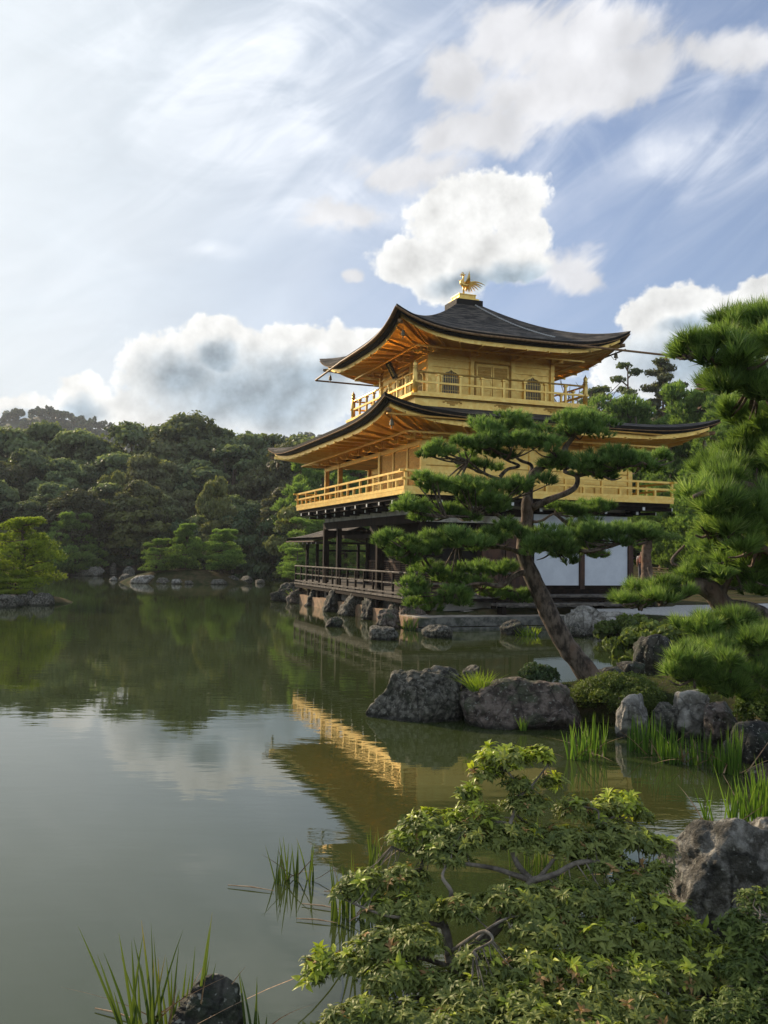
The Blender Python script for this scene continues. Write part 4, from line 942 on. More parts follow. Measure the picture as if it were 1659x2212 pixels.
# islands
def mound(name, cx, cy, rx, ry, h, m, seed):
    n, k = 40, 9; V = [(cx, cy, h)]; 
    for j in range(1, k + 1):
        for i in range(n):
            a = 2 * PI * i / n; r = j / k * (1 + .16 * noise.noise(Vector((math.cos(a) * 1.5, math.sin(a) * 1.5, seed)))); z = h * (1 - (j / k) ** 2.2) - .35 * (j / k) ** 4 + .08 * noise.noise(Vector((r * 4 * math.cos(a), r * 4 * math.sin(a), seed)))
            V.append((cx + rx * r * math.cos(a), cy + ry * r * math.sin(a), z))
    F_ = [(0, 1 + i, 1 + (i + 1) % n) for i in range(n)] + [(1 + (j - 1) * n + i, 1 + j * n + i, 1 + j * n + (i + 1) % n, 1 + (j - 1) * n + (i + 1) % n) for j in range(1, k) for i in range(n)]
    b = MB(); b.add(V, F_); return tag(b.build(name, M[m], smooth=True), kind='structure')
mound('island', -15.2, 69.0, 5.6, 3.0, 1.05, 'earth_moss', 3)
mound('island', -18.5, 40.6, 5.6, 2.6, .55, 'earth_moss', 8)
isl = ((278, 342, 1243, 1263, 67), (336, 368, 1248, 1262, 66.6), (370, 393, 1251, 1262, 66.3), (398, 420, 1254, 1262, 66.3), (455, 488, 1251, 1262, 66.6), (484, 518, 1243, 1258, 68.4), (515, 545, 1245, 1256, 69.5), (255, 282, 1240, 1252, 70))
for i, (u0, u1, vt, vb, Y) in enumerate(isl):
    rk(u0, u1, vt, vb, Y, 200 + i, 'rock_pale' if i in (0, 2) else 'rock_lichen', ['wide pale rock at the left tip of the pine island', 'rounded rock second from the left on the pine island', 'pale rock below the left island pine', 'small low rock at the middle of the pine island front', 'dark rock below the right island pine', 'grey rock at the right end of the pine island', 'outermost small rock off the right end of the pine island', 'little rock standing off the left tip of the pine island'][i], z0=-.05, sub=3, group='rocks round the pine island')
for i, (u0, u1, vt, vb, Y) in enumerate(((-20, 40, 1285, 1325, 37.2), (36, 70, 1276, 1300, 39.0), (62, 112, 1280, 1306, 38.8), (0, 30, 1275, 1290, 40.0))):
    rk(u0, u1, vt, vb, Y, 220 + i, 'rock_lichen', ['large grey rock at the left frame edge on the near island', 'pale grey rock in the middle of the left island', 'long low rock at the right tip of the left island', 'rock behind the large one on the left island'][i], z0=-.05, sub=4, group='rocks on the left island')
for i, (u0, u1, vt, vb, Y) in enumerate(((130, 150, 1228, 1243, 84.5), (150, 200, 1225, 1244, 84), (178, 224, 1222, 1244, 84.3), (236, 252, 1218, 1234, 86), (236, 252, 1246, 1258, 72), (262, 290, 1224, 1240, 80), (88, 112, 1232, 1243, 84), (548, 572, 1252, 1260, 70), (150, 172, 1247, 1251, 79))):
    rk(u0, u1, vt, vb, Y, 240 + i, 'rock_lichen' if i % 2 else 'rock_pale', ['small pale rock on the far shore, left of the big grey ones', 'wide grey rock on the far shore, left of the biggest', 'biggest grey rock on the far shore', 'round pale stone standing on the far shore right of the biggest', 'small pyramid rock alone in the water left of the pine island', 'grey rock on the far shore behind the pine island tip', 'low rock at the far shore below the blue green pine', 'flat rock in the water right of the pine island', 'flat stone just showing in front of the far shore rocks'][i], z0=-.05, sub=3, group='rocks on the far shore')

# ------------------------------------------------------------------ trees
rng = np.random.default_rng(12)
def ordn(i):
    o = ['first', 'second', 'third', 'fourth', 'fifth', 'sixth', 'seventh', 'eighth', 'ninth', 'tenth', 'eleventh', 'twelfth', 'thirteenth', 'fourteenth', 'fifteenth', 'sixteenth', 'seventeenth', 'eighteenth', 'nineteenth', 'twentieth']
    return o[i] if i < 20 else 'twenty-' + o[i - 20]
def broad_proto(seed, name='broadleaf_tree', m='leaf_wood', nc=46, nl=330, rx=.34, ztop=1., z0=.06, leaf=.020, cone=0., gap=.10):
    r = np.random.default_rng(seed); parts = []; tw = MB()
    tw.tube(limb([(0, 0, -.03), (.01, 0, .25), (-.01, .01, .5), (0, 0, .8)], .022, .006, seed, .02)[0], limb([(0, 0, 0), (0, 0, .25), (0, 0, .5), (0, 0, .8)], .022, .006, seed, 0)[1], 6)
    for i in range(nc):
        q = unit(r.normal(size=3)); zc = z0 + (ztop - z0) * (.5 + .42 * q[2]); f = (1 - cone * (zc - z0) / (ztop - z0)); cr = r.uniform(.085, .15) * (1 - .3 * cone)
        c = np.array([q[0] * rx * .78 * f * r.uniform(.7, 1.1), q[1] * rx * .78 * f * r.uniform(.7, 1.1), zc])
        if i % 3 == 0: tw.tube([(0, 0, zc * .55), (c[0] * .5, c[1] * .5, zc * .8), tuple(c)], [.008, .005, .002], 4)
        d = unit(r.normal(size=(nl, 3))); d[:, 2] = np.where(d[:, 2] < -.2, -d[:, 2], d[:, 2])
        lump = 1 + .22 * np.sin(d[:, :1] * 6 + i) * np.cos(d[:, 1:2] * 5 + i * 2)
        P = c + d * cr * lump * np.array([1.15, 1.15, .82]) * r.uniform(.72, 1.04, (nl, 1))
        base = .10 + .55 * r.random() + .30 * np.clip(d[:, 2], 0, 1)  # upper leaves of each clump coloured lighter, as if lit from above
        parts.append(leaf_cards(r, P, d, leaf, .65, .55, base))
    e = empty(name); tw.build('trunk', M['bark'], e)
    V, F_, A = merge(parts); npmesh('crown', V, F_, M[m], e, var=A); return e
def pine_proto(seed, m='needle_far', nlay=10, rx=.42, top=1., lean=.1, nt=80, k=13, ln=.036, w=.0085, name='pine_tree', flat=.42, padn=9, trunkm='bark'):
    r = np.random.default_rng(seed); tw = MB(); parts = []
    path = [(0, 0, -.03), (lean * .5, .02, .25), (lean, -.02, .5), (lean * .6, .01, .75), (lean * .7, 0, .93)]
    lp, lr = limb(path, .030, .008, seed, .03); tw.tube(lp, lr, 7)
    for i in range(nlay):
        t = i / (nlay - 1); z = .20 + .74 * t; R_ = rx * (1 - .50 * t ** 2.2) * (.78 + .5 * min(t, .35)) * r.uniform(.8, 1.12); bx = lean * math.sin(min(z, .8) * 2)
        for j in range(int(padn * (1 - .4 * t)) if t < .9 else 6):
            a = 2 * PI * (j / padn) + i * 1.1 + r.uniform(-.4, .4); ff = r.uniform(.35, 1.); c = np.array([bx + math.cos(a) * R_ * .85 * ff, math.sin(a) * R_ * .85 * ff, z + r.uniform(-.04, .04) - .03 * ff])
            if t > .93: c = np.array([bx + r.uniform(-.16, .16), r.uniform(-.16, .16), .93 + r.uniform(-.03, .02)])
            pr_ = R_ * r.uniform(.20, .32) + .025
            tw.tube([(bx, 0, z - .06), (bx * .4 + c[0] * .6, c[1] * .6, c[2] - .03), tuple(c)], [.011, .007, .003], 4)
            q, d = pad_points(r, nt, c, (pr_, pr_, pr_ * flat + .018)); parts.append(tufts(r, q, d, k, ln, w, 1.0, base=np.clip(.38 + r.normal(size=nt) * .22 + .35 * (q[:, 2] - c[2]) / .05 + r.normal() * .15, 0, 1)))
    e = empty(name); tw.build('trunk', M[trunkm], e)
    V, F_, A = merge(parts); npmesh('crown', V, F_, M[m], e, var=A); return e
def conifer_proto(seed, name='tall_conifer', gaps=.4, rx=.14, whl=26, m='leaf_wood'):
    r = np.random.default_rng(seed); tw = MB(); parts = []
    tw.tube([(0, 0, -.02), (.006, 0, .5), (0, 0, .99)], [.016, .009, .003], 6)
    for i in range(whl):
        t = i / (whl - 1); z = .30 + .68 * t; a = i * 2.4 + r.uniform(-.5, .5); R_ = rx * (1 - t) ** .65 * r.uniform(.55, 1.15) + .02
        e = np.array([math.cos(a) * R_, math.sin(a) * R_, z + .015]); tw.tube([(0, 0, z - .02), tuple(e)], [.004, .002], 4)
        for s in ((1., .045), (.6, .038)) if r.random() > gaps else ((1., .04),):
            n = 130; d = unit(r.normal(size=(n, 3))); P = np.array([e[0] * s[0], e[1] * s[0], z + .01]) + d * np.array([s[1], s[1], s[1] * .42]) * r.uniform(.4, 1, (n, 1))
            parts.append(leaf_cards(r, P, d, .009, .6, .8, np.full(n, .4)))
    e = empty(name); tw.build('trunk', M['bark_red'], e); V, F_, A = merge(parts); npmesh('crown', V, F_, M[m], e, var=A); return e

used = set()
def place(proto, x, y, z, h, wx, rz, label, group, cat='tree'):
    o = proto if proto.name not in used else copy_tree(proto)
    used.add(o.name); o.location = (x, y, z); o.scale = (h * wx, h * wx, h); o.rotation_euler = (0, 0, rz); tag(o, label, cat, group); return o
def treeat(proto, u, vtop, Y, wx, label, group, rz=None, zb=None, cat='tree'):
    p = at(u, vtop, Y); zb = hz(p.x, p.y) - .05 if zb is None else zb
    return place(proto, p.x, p.y, zb, p.z - zb, wx, rng.uniform(0, 6.28) if rz is None else rz, label, group, cat)
BP = [broad_proto(s, nc=n_, rx=x_, cone=c_) for s, n_, x_, c_ in ((1, 46, .36, .25), (2, 52, .40, .1), (3, 42, .32, .45), (4, 50, .42, .3))]
# the wood across the pond
G = 'trees of the wood across the pond'
look = {0: 'dark round crowned', 1: 'broad dense', 2: 'narrow pointed', 3: 'wide spreading'}
back = [(-60, 925), (15, 930), (92, 903), (160, 928), (222, 948), (282, 912), (345, 938), (410, 903), (470, 922), (535, 926), (598, 938), (660, 940), (730, 950), (800, 960), (1330, 905), (1400, 900), (1480, 880), (1560, 870), (1640, 860), (1720, 850)]
mid = [(-90, 985), (-25, 965), (55, 975), (125, 990), (190, 985), (250, 975), (318, 995), (380, 970), (440, 985), (505, 975), (565, 990), (632, 980), (700, 990), (1380, 1000), (1450, 985), (1530, 960), (1610, 965), (1690, 950)]
fro = [(-70, 1075), (-10, 1060), (60, 1070), (118, 1065), (175, 1050), (235, 1060), (295, 1050), (350, 1072), (398, 1062), (455, 1085), (512, 1045), (560, 1085), (610, 1070), (1400, 1110), (1460, 1085), (1520, 1075), (1600, 1060), (1670, 1050)]
for row, lst, Yb, nm, wx in ((0, back, 112, 'back', 1.0), (1, mid, 100, 'middle', 1.0), (2, fro, 90, 'front', 1.05)):
    for i, (u, v) in enumerate(lst):
        k = (i * 3 + row * 2 + (i // 3)) % 4; Y = Yb + rng.uniform(-3, 3)
        side = 'left' if u < 1000 else 'right'; j = i if u < 1000 else i - sum(1 for q in lst if q[0] < 1000)
        lab = f"{look[k]} tree, {ordn(j)} from the left in the {nm} row of the far wood" if u < 1000 else f"{look[k]} tree, {ordn(j)} from the pavilion in the {nm} row behind it"
        treeat(BP[k], u, v + (rng.uniform(-6, 6) if row == 0 else rng.uniform(-26, 26)), Y, wx * rng.uniform(.9, 1.2), lab, G)
low = broad_proto(9, 'evergreen_shrub', 'leaf_dark', 26, 260, .62, 1., .0, .035); pale = broad_proto(10, 'pale_bush', 'leaf_pale', 26, 230, .42, 1., .05, .03, .3)
for i, (u, v, Y, wx) in enumerate(((-30, 1150, 86.5, 1.), (40, 1160, 87, .9), (105, 1170, 86.5, .9), (170, 1165, 87.5, .9), (225, 1150, 88, 1.), (280, 1140, 87, .9), (335, 1150, 87, .8), (395, 1120, 87, .8), (450, 1140, 87.5, .8), (505, 1100, 85, .8), (570, 1095, 83.5, .8), (610, 1120, 82, .8), (655, 1150, 80, .8), (540, 1150, 84, .7), (700, 1160, 79, .8), (760, 1165, 78, .8))):
    treeat(low, u, v, Y, wx, f'dark rounded evergreen shrub, {ordn(i)} from the left along the far shore', 'evergreen shrubs along the far shore', cat='shrub')
for i, (u, v, Y, wx, lb) in enumerate(((462, 1022, 86, .55, 'yellowish upright bush standing out before the dark wood'), (480, 1085, 84.5, .8, 'pale grey green bush below the yellowish upright one'), (290, 1062, 87, 1.2, 'olive leaved tree left of the island pines in the wood'), (640, 1085, 78, .8, 'pale bush beside the veranda railing on the far shore'), (245, 1010, 95, .6, 'light green tree high in the middle of the wood'), (205, 1215, 85, 1.2, 'tiny pale bush on the far shore by the biggest rock'))):
    treeat(pale, u, v, Y, wx, lb, 'light bushes before the wood', cat='bush')
# pines
PF = [pine_proto(21), pine_proto(22, rx=.5, lean=-.12, nlay=8), pine_proto(23, rx=.36, lean=.05, nlay=10)]
PI_ = 'pines on the little island'
treeat(PF[0], 396, 1130, 68.5, .98, 'tallest pine in the middle of the little island', PI_, .3, .55)
treeat(PF[1], 336, 1164, 68.0, 1.15, 'low leaning pine at the left of the little island', PI_, 2.6, .5)
treeat(PF[2], 480, 1143, 68.6, 1.30, 'broad round pine at the right of the little island', PI_, 1.1, .5)
PY = pine_proto(31, 'needle_yellow', 9, .58, lean=.08, nt=100, k=10, ln=.030)
treeat(PY, 38, 1114, 41.0, 1.12, 'yellow green pine leaning over the left island', 'pines on the left island', .2, .35)
treeat(PY, -52, 1170, 39.2, 1.3, 'lower yellow green pine cut by the left frame edge', 'pines on the left island', 2.2, .35)
treeat(pine_proto(33, 'needle_yellow', 4, 1.3, lean=.3, nt=110, k=10, ln=.07, w=.014, flat=.3), 25, 1238, 39.5, 1.2, 'low yellow green pine bough over the left island rocks', 'pines on the left island', 1.2, .3)
PS = 'pines on the far shore'
treeat(PF[2], 150, 1108, 84.5, 1.3, 'blue green layered pine on the far shore left of the island', PS, .8)
treeat(PF[0], 100, 1150, 86, 1.3, 'pine half hidden behind the yellow green pine', PS, 1.8)
treeat(PF[0], 668, 1118, 64.5, 1.1, 'bright green pine behind the left end of the veranda', PS, 2.0, .3)
treeat(PF[1], 650, 1185, 62.5, 1.3, 'low bright green pine beside the veranda end', PS, .2, .3)
treeat(PF[1], 735, 1120, 66, 1.5, 'green pine seen through the ground floor columns', PS, 4., .3)
treeat(PF[2], 668, 990, 82, .85, 'tall layered pine left of the middle storey', PS, 3.0, .4)
treeat(PF[2], 775, 1000, 80, 1.2, 'pine seen through the open middle porch', PS, 5.0, .4)
# right of and behind the pavilion
PB = 'pines behind the pavilion'
for i, (u, v, Y, wx, lb) in enumerate(((1300, 872, 70, .9, 'pine rising just right of the upper balcony'), (1390, 858, 68, .8, 'wide pine below the two tall conifers'), (1485, 838, 64, .85, 'dense pine between the tall conifer and the near pine'), (1565, 830, 60, .9, 'tall pine behind the near pine boughs at the right'),
        (1640, 850, 57, .9, 'pine at the right edge behind the near pine boughs'), (1450, 925, 60, .75, 'pine above the right end of the middle roof'), (1545, 905, 56, .85, 'light green pine right of the middle roof tip'), (1630, 925, 54, .9, 'light green pine cut by the right frame edge'),
        (1470, 1060, 58, .9, 'dark pine right of the middle balcony'), (1580, 1010, 54, 1.1, 'pine below the middle roof tip at the right'), (1395, 1010, 74, 1., 'pine seen through the right balcony railing'))):
    treeat(PF[i % 3], u, v, Y, wx, lb, PB, zb=.5)
cf = [conifer_proto(41, gaps=.9, rx=.13, whl=20), conifer_proto(42, gaps=0., rx=.21, whl=44)]
treeat(cf[0], 1356, 783, 88, 1.0, 'thin open conifer against the sky, left of its fuller neighbour', 'tall conifers behind the pavilion', .5)
treeat(cf[1], 1432, 778, 86, .9, 'full pointed conifer against the sky', 'tall conifers behind the pavilion', 1.)
treeat(cf[1], 1290, 838, 92, 1.3, 'dark conifer top just right of the upper railing', 'tall conifers behind the pavilion', 3.)
bt = MB(); rr = random.Random(3)
for i in range(26):
    a = rr.uniform(0, 6.28); z0 = rr.uniform(.45, .75); L = rr.uniform(.08, .22); e = (math.cos(a) * L, math.sin(a) * L, min(.99, z0 + rr.uniform(.12, .3)))
    bt.tube([(0, 0, z0), (e[0] * .5, e[1] * .5, z0 * .4 + e[2] * .6), e], [.006, .004, .0015], 4)
    for k in range(3): bt.tube([e, (e[0] * rr.uniform(1, 1.5), e[1] * rr.uniform(.8, 1.5), e[2] + rr.uniform(.0, .08))], [.0025, .001], 3)
bare = empty('bare_tree'); bt.tube([(0, 0, -.02), (.01, 0, .5), (0, 0, .8)], [.018, .011, .004], 6).build('trunk', M['bark'], bare)
treeat(bare, 1238, 815, 84, 1.0, 'leafless tree seen through the upper balcony railing', 'bare trees', .4)

# slender trunk, path-side shrubs, fence and walker at the right of the pavilion
def trunk_thing(u, vb, vt, Y, r, label, seed):
    a, b = at(u, vb, Y), at(u + 4, vt, Y); p, q = limb([(a.x, a.y, a.z - .3), (a.x + .05, a.y, a.z + .3), ((a.x + b.x) / 2 - .06, a.y, (a.z + b.z) / 2), tuple(b)], r * 1.3, r * .8, seed, .04)
    e = empty('pine_tree', (0, 0, 0)); MB().tube(p, q, 10).build('trunk', M['bark_red'], e, smooth=True)
    parts = []
    for k in range(10):
        c = np.array([b.x + rng.normal() * .9, b.y + rng.normal() * .9, b.z + rng.uniform(-.2, 1.6)]); qq, d = pad_points(rng, 220, c, (.9, .9, .25)); parts.append(tufts(rng, qq, d, 9, .18, .03, 1., base=np.full(220, .3)))
    V, F_, A = merge(parts); npmesh('crown', V, F_, M['needle_far'], e, var=A); tag(e, label, 'tree', 'trunks by the path')
trunk_thing(1396, 1256, 1165, 50, .30, 'pine with a straight reddish trunk right of the white panels', 3)
trunk_thing(1430, 1225, 1120, 60, .22, 'pine with a dark trunk behind the bamboo rails', 4)
trunk_thing(1560, 1215, 1120, 55, .22, 'pine with a slim trunk behind the leaning near pine', 5)
for i, (u0, u1, v, Y, lb) in enumerate(((1404, 1444, 1226, 56, 'highest bamboo rail fence right of the reddish trunk'), (1404, 1468, 1236, 54, 'middle bamboo rail fence by the path'), (1425, 1500, 1245, 52, 'lowest bamboo rail fence, reaching furthest right'), (1362, 1392, 1247, 52, 'short bamboo rail fence between white wall and reddish trunk'))):
    a, b = at(u0, v, Y), at(u1, v + 3, Y); e = empty('bamboo_fence', (0, 0, 0)); tag(e, lb, 'fence', 'bamboo rail fences')
    g = hz(a.x, a.y)
    for dz in (0, -.16): MB().tube([(a.x, a.y, a.z + dz), (b.x, b.y, b.z + dz)], .045, 6).build('rail', M['bamboo'], e)
    for k in range(4): x = a.x + (b.x - a.x) * (k + .1) / 3.2; MB().tube([(x, a.y + .06, g - .1), (x, a.y + .06, a.z + .05)], .04, 6).build('post', M['dark_wood'], e)
def person():
    p = at(1386, 1255, 51.); g = p.z; e = empty('person', (p.x, p.y, g), R(-20)); tag(e, 'person in a white shirt with a red bag walking behind the reddish trunk', 'person')
    def skin(name, pts, edges, rad, m, par=None):
        me = bpy.data.meshes.new(name); me.from_pydata(pts, edges, []); o = link(name, me, par or e); me.materials.append(M[m])
        md = o.modifiers.new('s', 'SKIN')
        for i, r_ in enumerate(rad): me.skin_vertices[0].data[i].radius = (r_, r_)
        me.skin_vertices[0].data[0].use_root = True; o.modifiers.new('d', 'SUBSURF').levels = 1; o.modifiers['d'].render_levels = 1; return o
    J = [(0, 0, .92), (0, 0, 1.15), (0, 0, 1.36), (0, .01, 1.46), (0, .02, 1.55), (0, .0, 1.66), (.19, 0, 1.36), (.24, .02, 1.10), (.22, .14, .90), (-.19, 0, 1.36), (-.25, -.03, 1.10), (-.24, .08, .86),
         (.10, 0, .88), (.11, .12, .48), (.11, .06, .06), (.11, .18, .03), (-.10, 0, .88), (-.11, -.08, .48), (-.11, -.22, .08), (-.11, -.10, .04), (.22, .19, .83), (-.24, .10, .79)]
    E_ = [(0, 1), (1, 2), (2, 3), (3, 4), (4, 5), (2, 6), (6, 7), (7, 8), (8, 20), (2, 9), (9, 10), (10, 11), (11, 21), (0, 12), (12, 13), (13, 14), (14, 15), (0, 16), (16, 17), (17, 18), (18, 19)]
    rd = [.14, .13, .14, .055, .085, .075, .06, .045, .032, .06, .045, .032, .085, .06, .042, .035, .085, .06, .042, .035, .025, .025]
    skin('body', J, E_, rd, 'skin')
    skin('shirt', [(0, 0, .90), (0, 0, 1.16), (0, 0, 1.37), (.20, 0, 1.36), (.235, .01, 1.18), (-.20, 0, 1.36), (-.24, -.01, 1.18)], [(0, 1), (1, 2), (2, 3), (3, 4), (2, 5), (5, 6)], [.165, .155, .16, .075, .06, .075, .06], 'shirt')
    skin('trousers', [(0, 0, .90), (.10, 0, .86), (.11, .12, .48), (.11, .065, .10), (-.10, 0, .86), (-.11, -.08, .48), (-.11, -.21, .12)], [(0, 1), (1, 2), (2, 3), (0, 4), (4, 5), (5, 6)], [.15, .10, .075, .06, .10, .075, .06], 'trousers')
    skin('hair', [(0, -.03, 1.66), (0, -.01, 1.72)], [(0, 1)], [.088, .085], 'hair')
    b = MB().box(-.13, .13, -.30, -.16, 1.02, 1.38); o = b.build('backpack', M['bag'], e); o.modifiers.new('b', 'BEVEL').width = .04
person()
M_j = broad_proto(61, 'low_juniper', 'leaf_shrub', 30, 240, .9, 1., .0, .05)
JN = 'low shrubs round the inlet'
for i, (u, v, Y, wx, lb) in enumerate(((1375, 1330, 25.5, .8, 'low green shrub over the rocks right of the landing'), (1420, 1338, 24, .9, 'low spreading shrub left of the leaning pine trunk'), (1480, 1350, 22, .9, 'shrub behind the low pine boughs at the inlet'), (1395, 1362, 21.5, .7, 'dark low shrub overhanging the inlet water'), (1460, 1385, 19, .8, 'dark shrub behind the upright stone block'),
                                        (1560, 1345, 21, .9, 'shrub under the leaning pine trunk'), (1640, 1350, 19, 1., 'shrub at the right edge below the gravel path'), (1240, 1330, 28.6, .35, 'small yellowish plant beside the big pale rock'))):
    treeat(M_j, u, v, Y, wx, lb, JN, cat='shrub')
def clipped(name, u0, u1, vt, vb, Y, label, m='leaf_shrub', leaf=.018, n=16000, dens=1., seed=3, cat='shrub', deep=.8, lumps=26):
    r = np.random.default_rng(seed); a, b, t = at(u0, vb, Y), at(u1, vb, Y), at((u0 + u1) / 2, vt, Y); w = (b.x - a.x) / 2; hh = (t.z - a.z) / 2; c = np.array([(a.x + b.x) / 2, Y + w * deep * .5, a.z + hh * .78])
    parts = []
    for i in range(lumps):
        q = unit(r.normal(size=3)); q[2] = abs(q[2]) * 1.15 - .35; cc = c + q * np.array([w * .68, w * deep * .68, hh * .74]); cr = np.array([w * .36, w * .36, hh * .5]) * r.uniform(.7, 1.1); k = n // lumps
        d = unit(r.normal(size=(k, 3))); d[:, 2] = np.where(d[:, 2] < -.3, -d[:, 2], d[:, 2]); P = cc + d * cr * r.uniform(.75, 1.03, (k, 1)) * (1 + .12 * np.sin(d[:, :1] * 9 + i) * np.sin(d[:, 1:2] * 8))
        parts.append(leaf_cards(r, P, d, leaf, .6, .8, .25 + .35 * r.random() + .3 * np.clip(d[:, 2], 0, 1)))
    e = empty(name, (0, 0, 0)); V, F_, A = merge(parts); npmesh('foliage', V, F_, M[m], e, var=A)
    s = MB()
    for i in range(7):
        q = r.normal(size=2) * .5; s.tube([(c[0] + q[0] * .1, c[1] + q[1] * .1, c[2] - hh * 1.1), (c[0] + q[0] * w * .7, c[1] + q[1] * w * .6, c[2] + hh * .3)], [.018, .007], 5)
    s.build('stem', M['bark_grey'], e); tag(e, label, cat, 'shrubs on the peninsula'); return e
clipped('clipped_shrub', 1236, 1462, 1450, 1560, 13.0, 'wide dark green clipped shrub at the foot of the leaning pine', n=30000, deep=.8, lumps=36)
clipped('leafy_shrub', 1112, 1216, 1428, 1492, 14.0, 'small dark glossy shrub left of the leaning pine trunk', 'leaf_dark', .030, 2600, seed=5)
clipped('leafy_shrub', 1590, 1700, 1480, 1600, 11.2, 'glossy shrub at the right edge above the irises', 'leaf_shrub', .028, 5000, seed=6)
clipped('leafy_shrub', 1430, 1600, 1462, 1530, 13.4, 'flat moss like shrub beneath the low pine boughs', 'leaf_shrub', .018, 5000, seed=7)

# ------------------------------------------------------------------ the leaning pine in front of the pavilion
def cC(x, y): return (810 + .358 * x, 810 + .358 * y)
def big_pine(name, label, group, trunk, branches, pads, needle, ln, w, k, dens, seed, tr=(.16, .05), mbark='bark', spread=.92, flatk=.3):
    r = np.random.default_rng(seed); e = empty(name, (0, 0, 0)); tag(e, label, 'tree', group)
    p, q = limb(trunk, tr[0], tr[1], seed, .05, 8); MB().tube(p, q, 14).build('trunk', M[mbark], e, smooth=True)
    for i, (pts, r0, r1) in enumerate(branches):
        p, q = limb(pts, r0, r1, seed + i, .035, 6); MB().tube(p, q, 8).build('branch', M[mbark], e, smooth=True)
    tips = [Vector(b[0][j]) for b in branches for j in range(1, len(b[0]))] + [Vector(t) for t in trunk[2:]]
    for i, (c, rad) in enumerate(pads):
        area = rad[0] * rad[1]; n = int(dens * area * (1 + rad[2] * 2)) + 40; parts = []
        # each cushion is itself a handful of smaller tilted cushions
        sub = 5 + int(area * 18); n_ = n // sub + 1
        for s in range(sub):
            a = r.uniform(0, 6.28); f = math.sqrt(r.random()) * .72; cc = np.array(c) + np.array([math.cos(a) * rad[0] * f, math.sin(a) * rad[1] * f, r.uniform(-.62, .62) * rad[2] - f * rad[2] * .30])
            sr = (rad[0] * .30 + .035, rad[1] * .30 + .035, rad[2] * .42 + .01); P, d = pad_points(r, n_, cc, sr, flat=flatk, shell=.55)
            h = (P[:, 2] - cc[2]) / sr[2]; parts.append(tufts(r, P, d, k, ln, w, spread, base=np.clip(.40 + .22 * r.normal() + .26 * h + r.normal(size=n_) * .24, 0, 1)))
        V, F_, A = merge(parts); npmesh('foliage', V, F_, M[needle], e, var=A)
        # twigs from the nearest limb into the cushion
        cv = Vector([float(x) for x in c]); nb = min(tips, key=lambda t: (t - cv).length); tw = MB()
        for s in range(5):
            tgt = cv + Vector((r.uniform(-.75, .75) * rad[0], r.uniform(-.75, .75) * rad[1], r.uniform(-.5, .1) * rad[2])); mdp = nb.lerp(tgt, .55) + Vector((0, 0, -.04 + r.uniform(-.03, .03)))
            pp, qq = limb([tuple(nb), tuple(mdp), tuple(tgt)], .022, .006, seed + s, .03, 4); tw.tube(pp, qq, 5)
        tw.build('twig', M[mbark], e)
    return e
def T(x, y, Y): return tuple(at(*cC(x, y), Y))
YP = 14.4
tr = [T(1345, 1885, YP), T(1290, 1820, YP), T(1190, 1680, YP), T(1060, 1480, YP), T(985, 1310, YP), T(925, 1180, YP), T(895, 1060, YP), T(915, 900, YP), T(915, 770, YP + .05), T(935, 640, YP + .1), T(1000, 565, YP + .1), T(1110, 500, YP), T(1150, 420, YP), T(1200, 360, YP)]
br = [([T(930, 1190, YP), T(850, 1205, YP - .15), T(760, 1270, YP - .3), T(640, 1255, YP - .5), T(480, 1300, YP - .7)], .060, .02),
      ([T(960, 1300, YP), T(850, 1305, YP + .1), T(640, 1295, YP), T(560, 1380, YP - .3)], .026, .010),
      ([T(905, 905, YP), T(820, 890, YP - .1), T(720, 830, YP - .2), T(600, 845, YP - .4), T(430, 860, YP - .6)], .050, .016),
      ([T(720, 830, YP - .2), T(735, 780, YP - .2), T(650, 720, YP)], .028, .012),
      ([T(915, 680, YP + .1), T(760, 630, YP + .1), T(660, 590, YP), T(560, 520, YP - .2)], .042, .014),
      ([T(755, 615, YP + .1), T(800, 570, YP + .1), T(865, 550, YP + .1), T(790, 510, YP), T(700, 440, YP)], .036, .012),
      ([T(930, 620, YP + .1), T(945, 540, YP + .2), T(860, 500, YP + .3), T(760, 380, YP + .4)], .042, .014),
      ([T(950, 800, YP), T(1090, 735, YP - .1), T(1200, 680, YP - .1), T(1215, 610, YP - .1), T(1150, 570, YP), T(1300, 520, YP)], .062, .020),
      ([T(1215, 610, YP - .1), T(1350, 590, YP - .2), T(1480, 560, YP - .4), T(1600, 530, YP - .5)], .034, .012),
      ([T(950, 885, YP), T(1010, 880, YP + .1), T(1090, 840, YP + .3), T(1250, 820, YP + .5)], .030, .010),
      ([T(890, 1080, YP), T(760, 1040, YP - .2), T(500, 1010, YP - .4), T(250, 1040, YP - .6)], .042, .014),
      ([T(900, 1060, YP), T(1100, 1040, YP - .3), T(1300, 1060, YP - .5), T(1500, 1010, YP - .6)], .045, .014)]
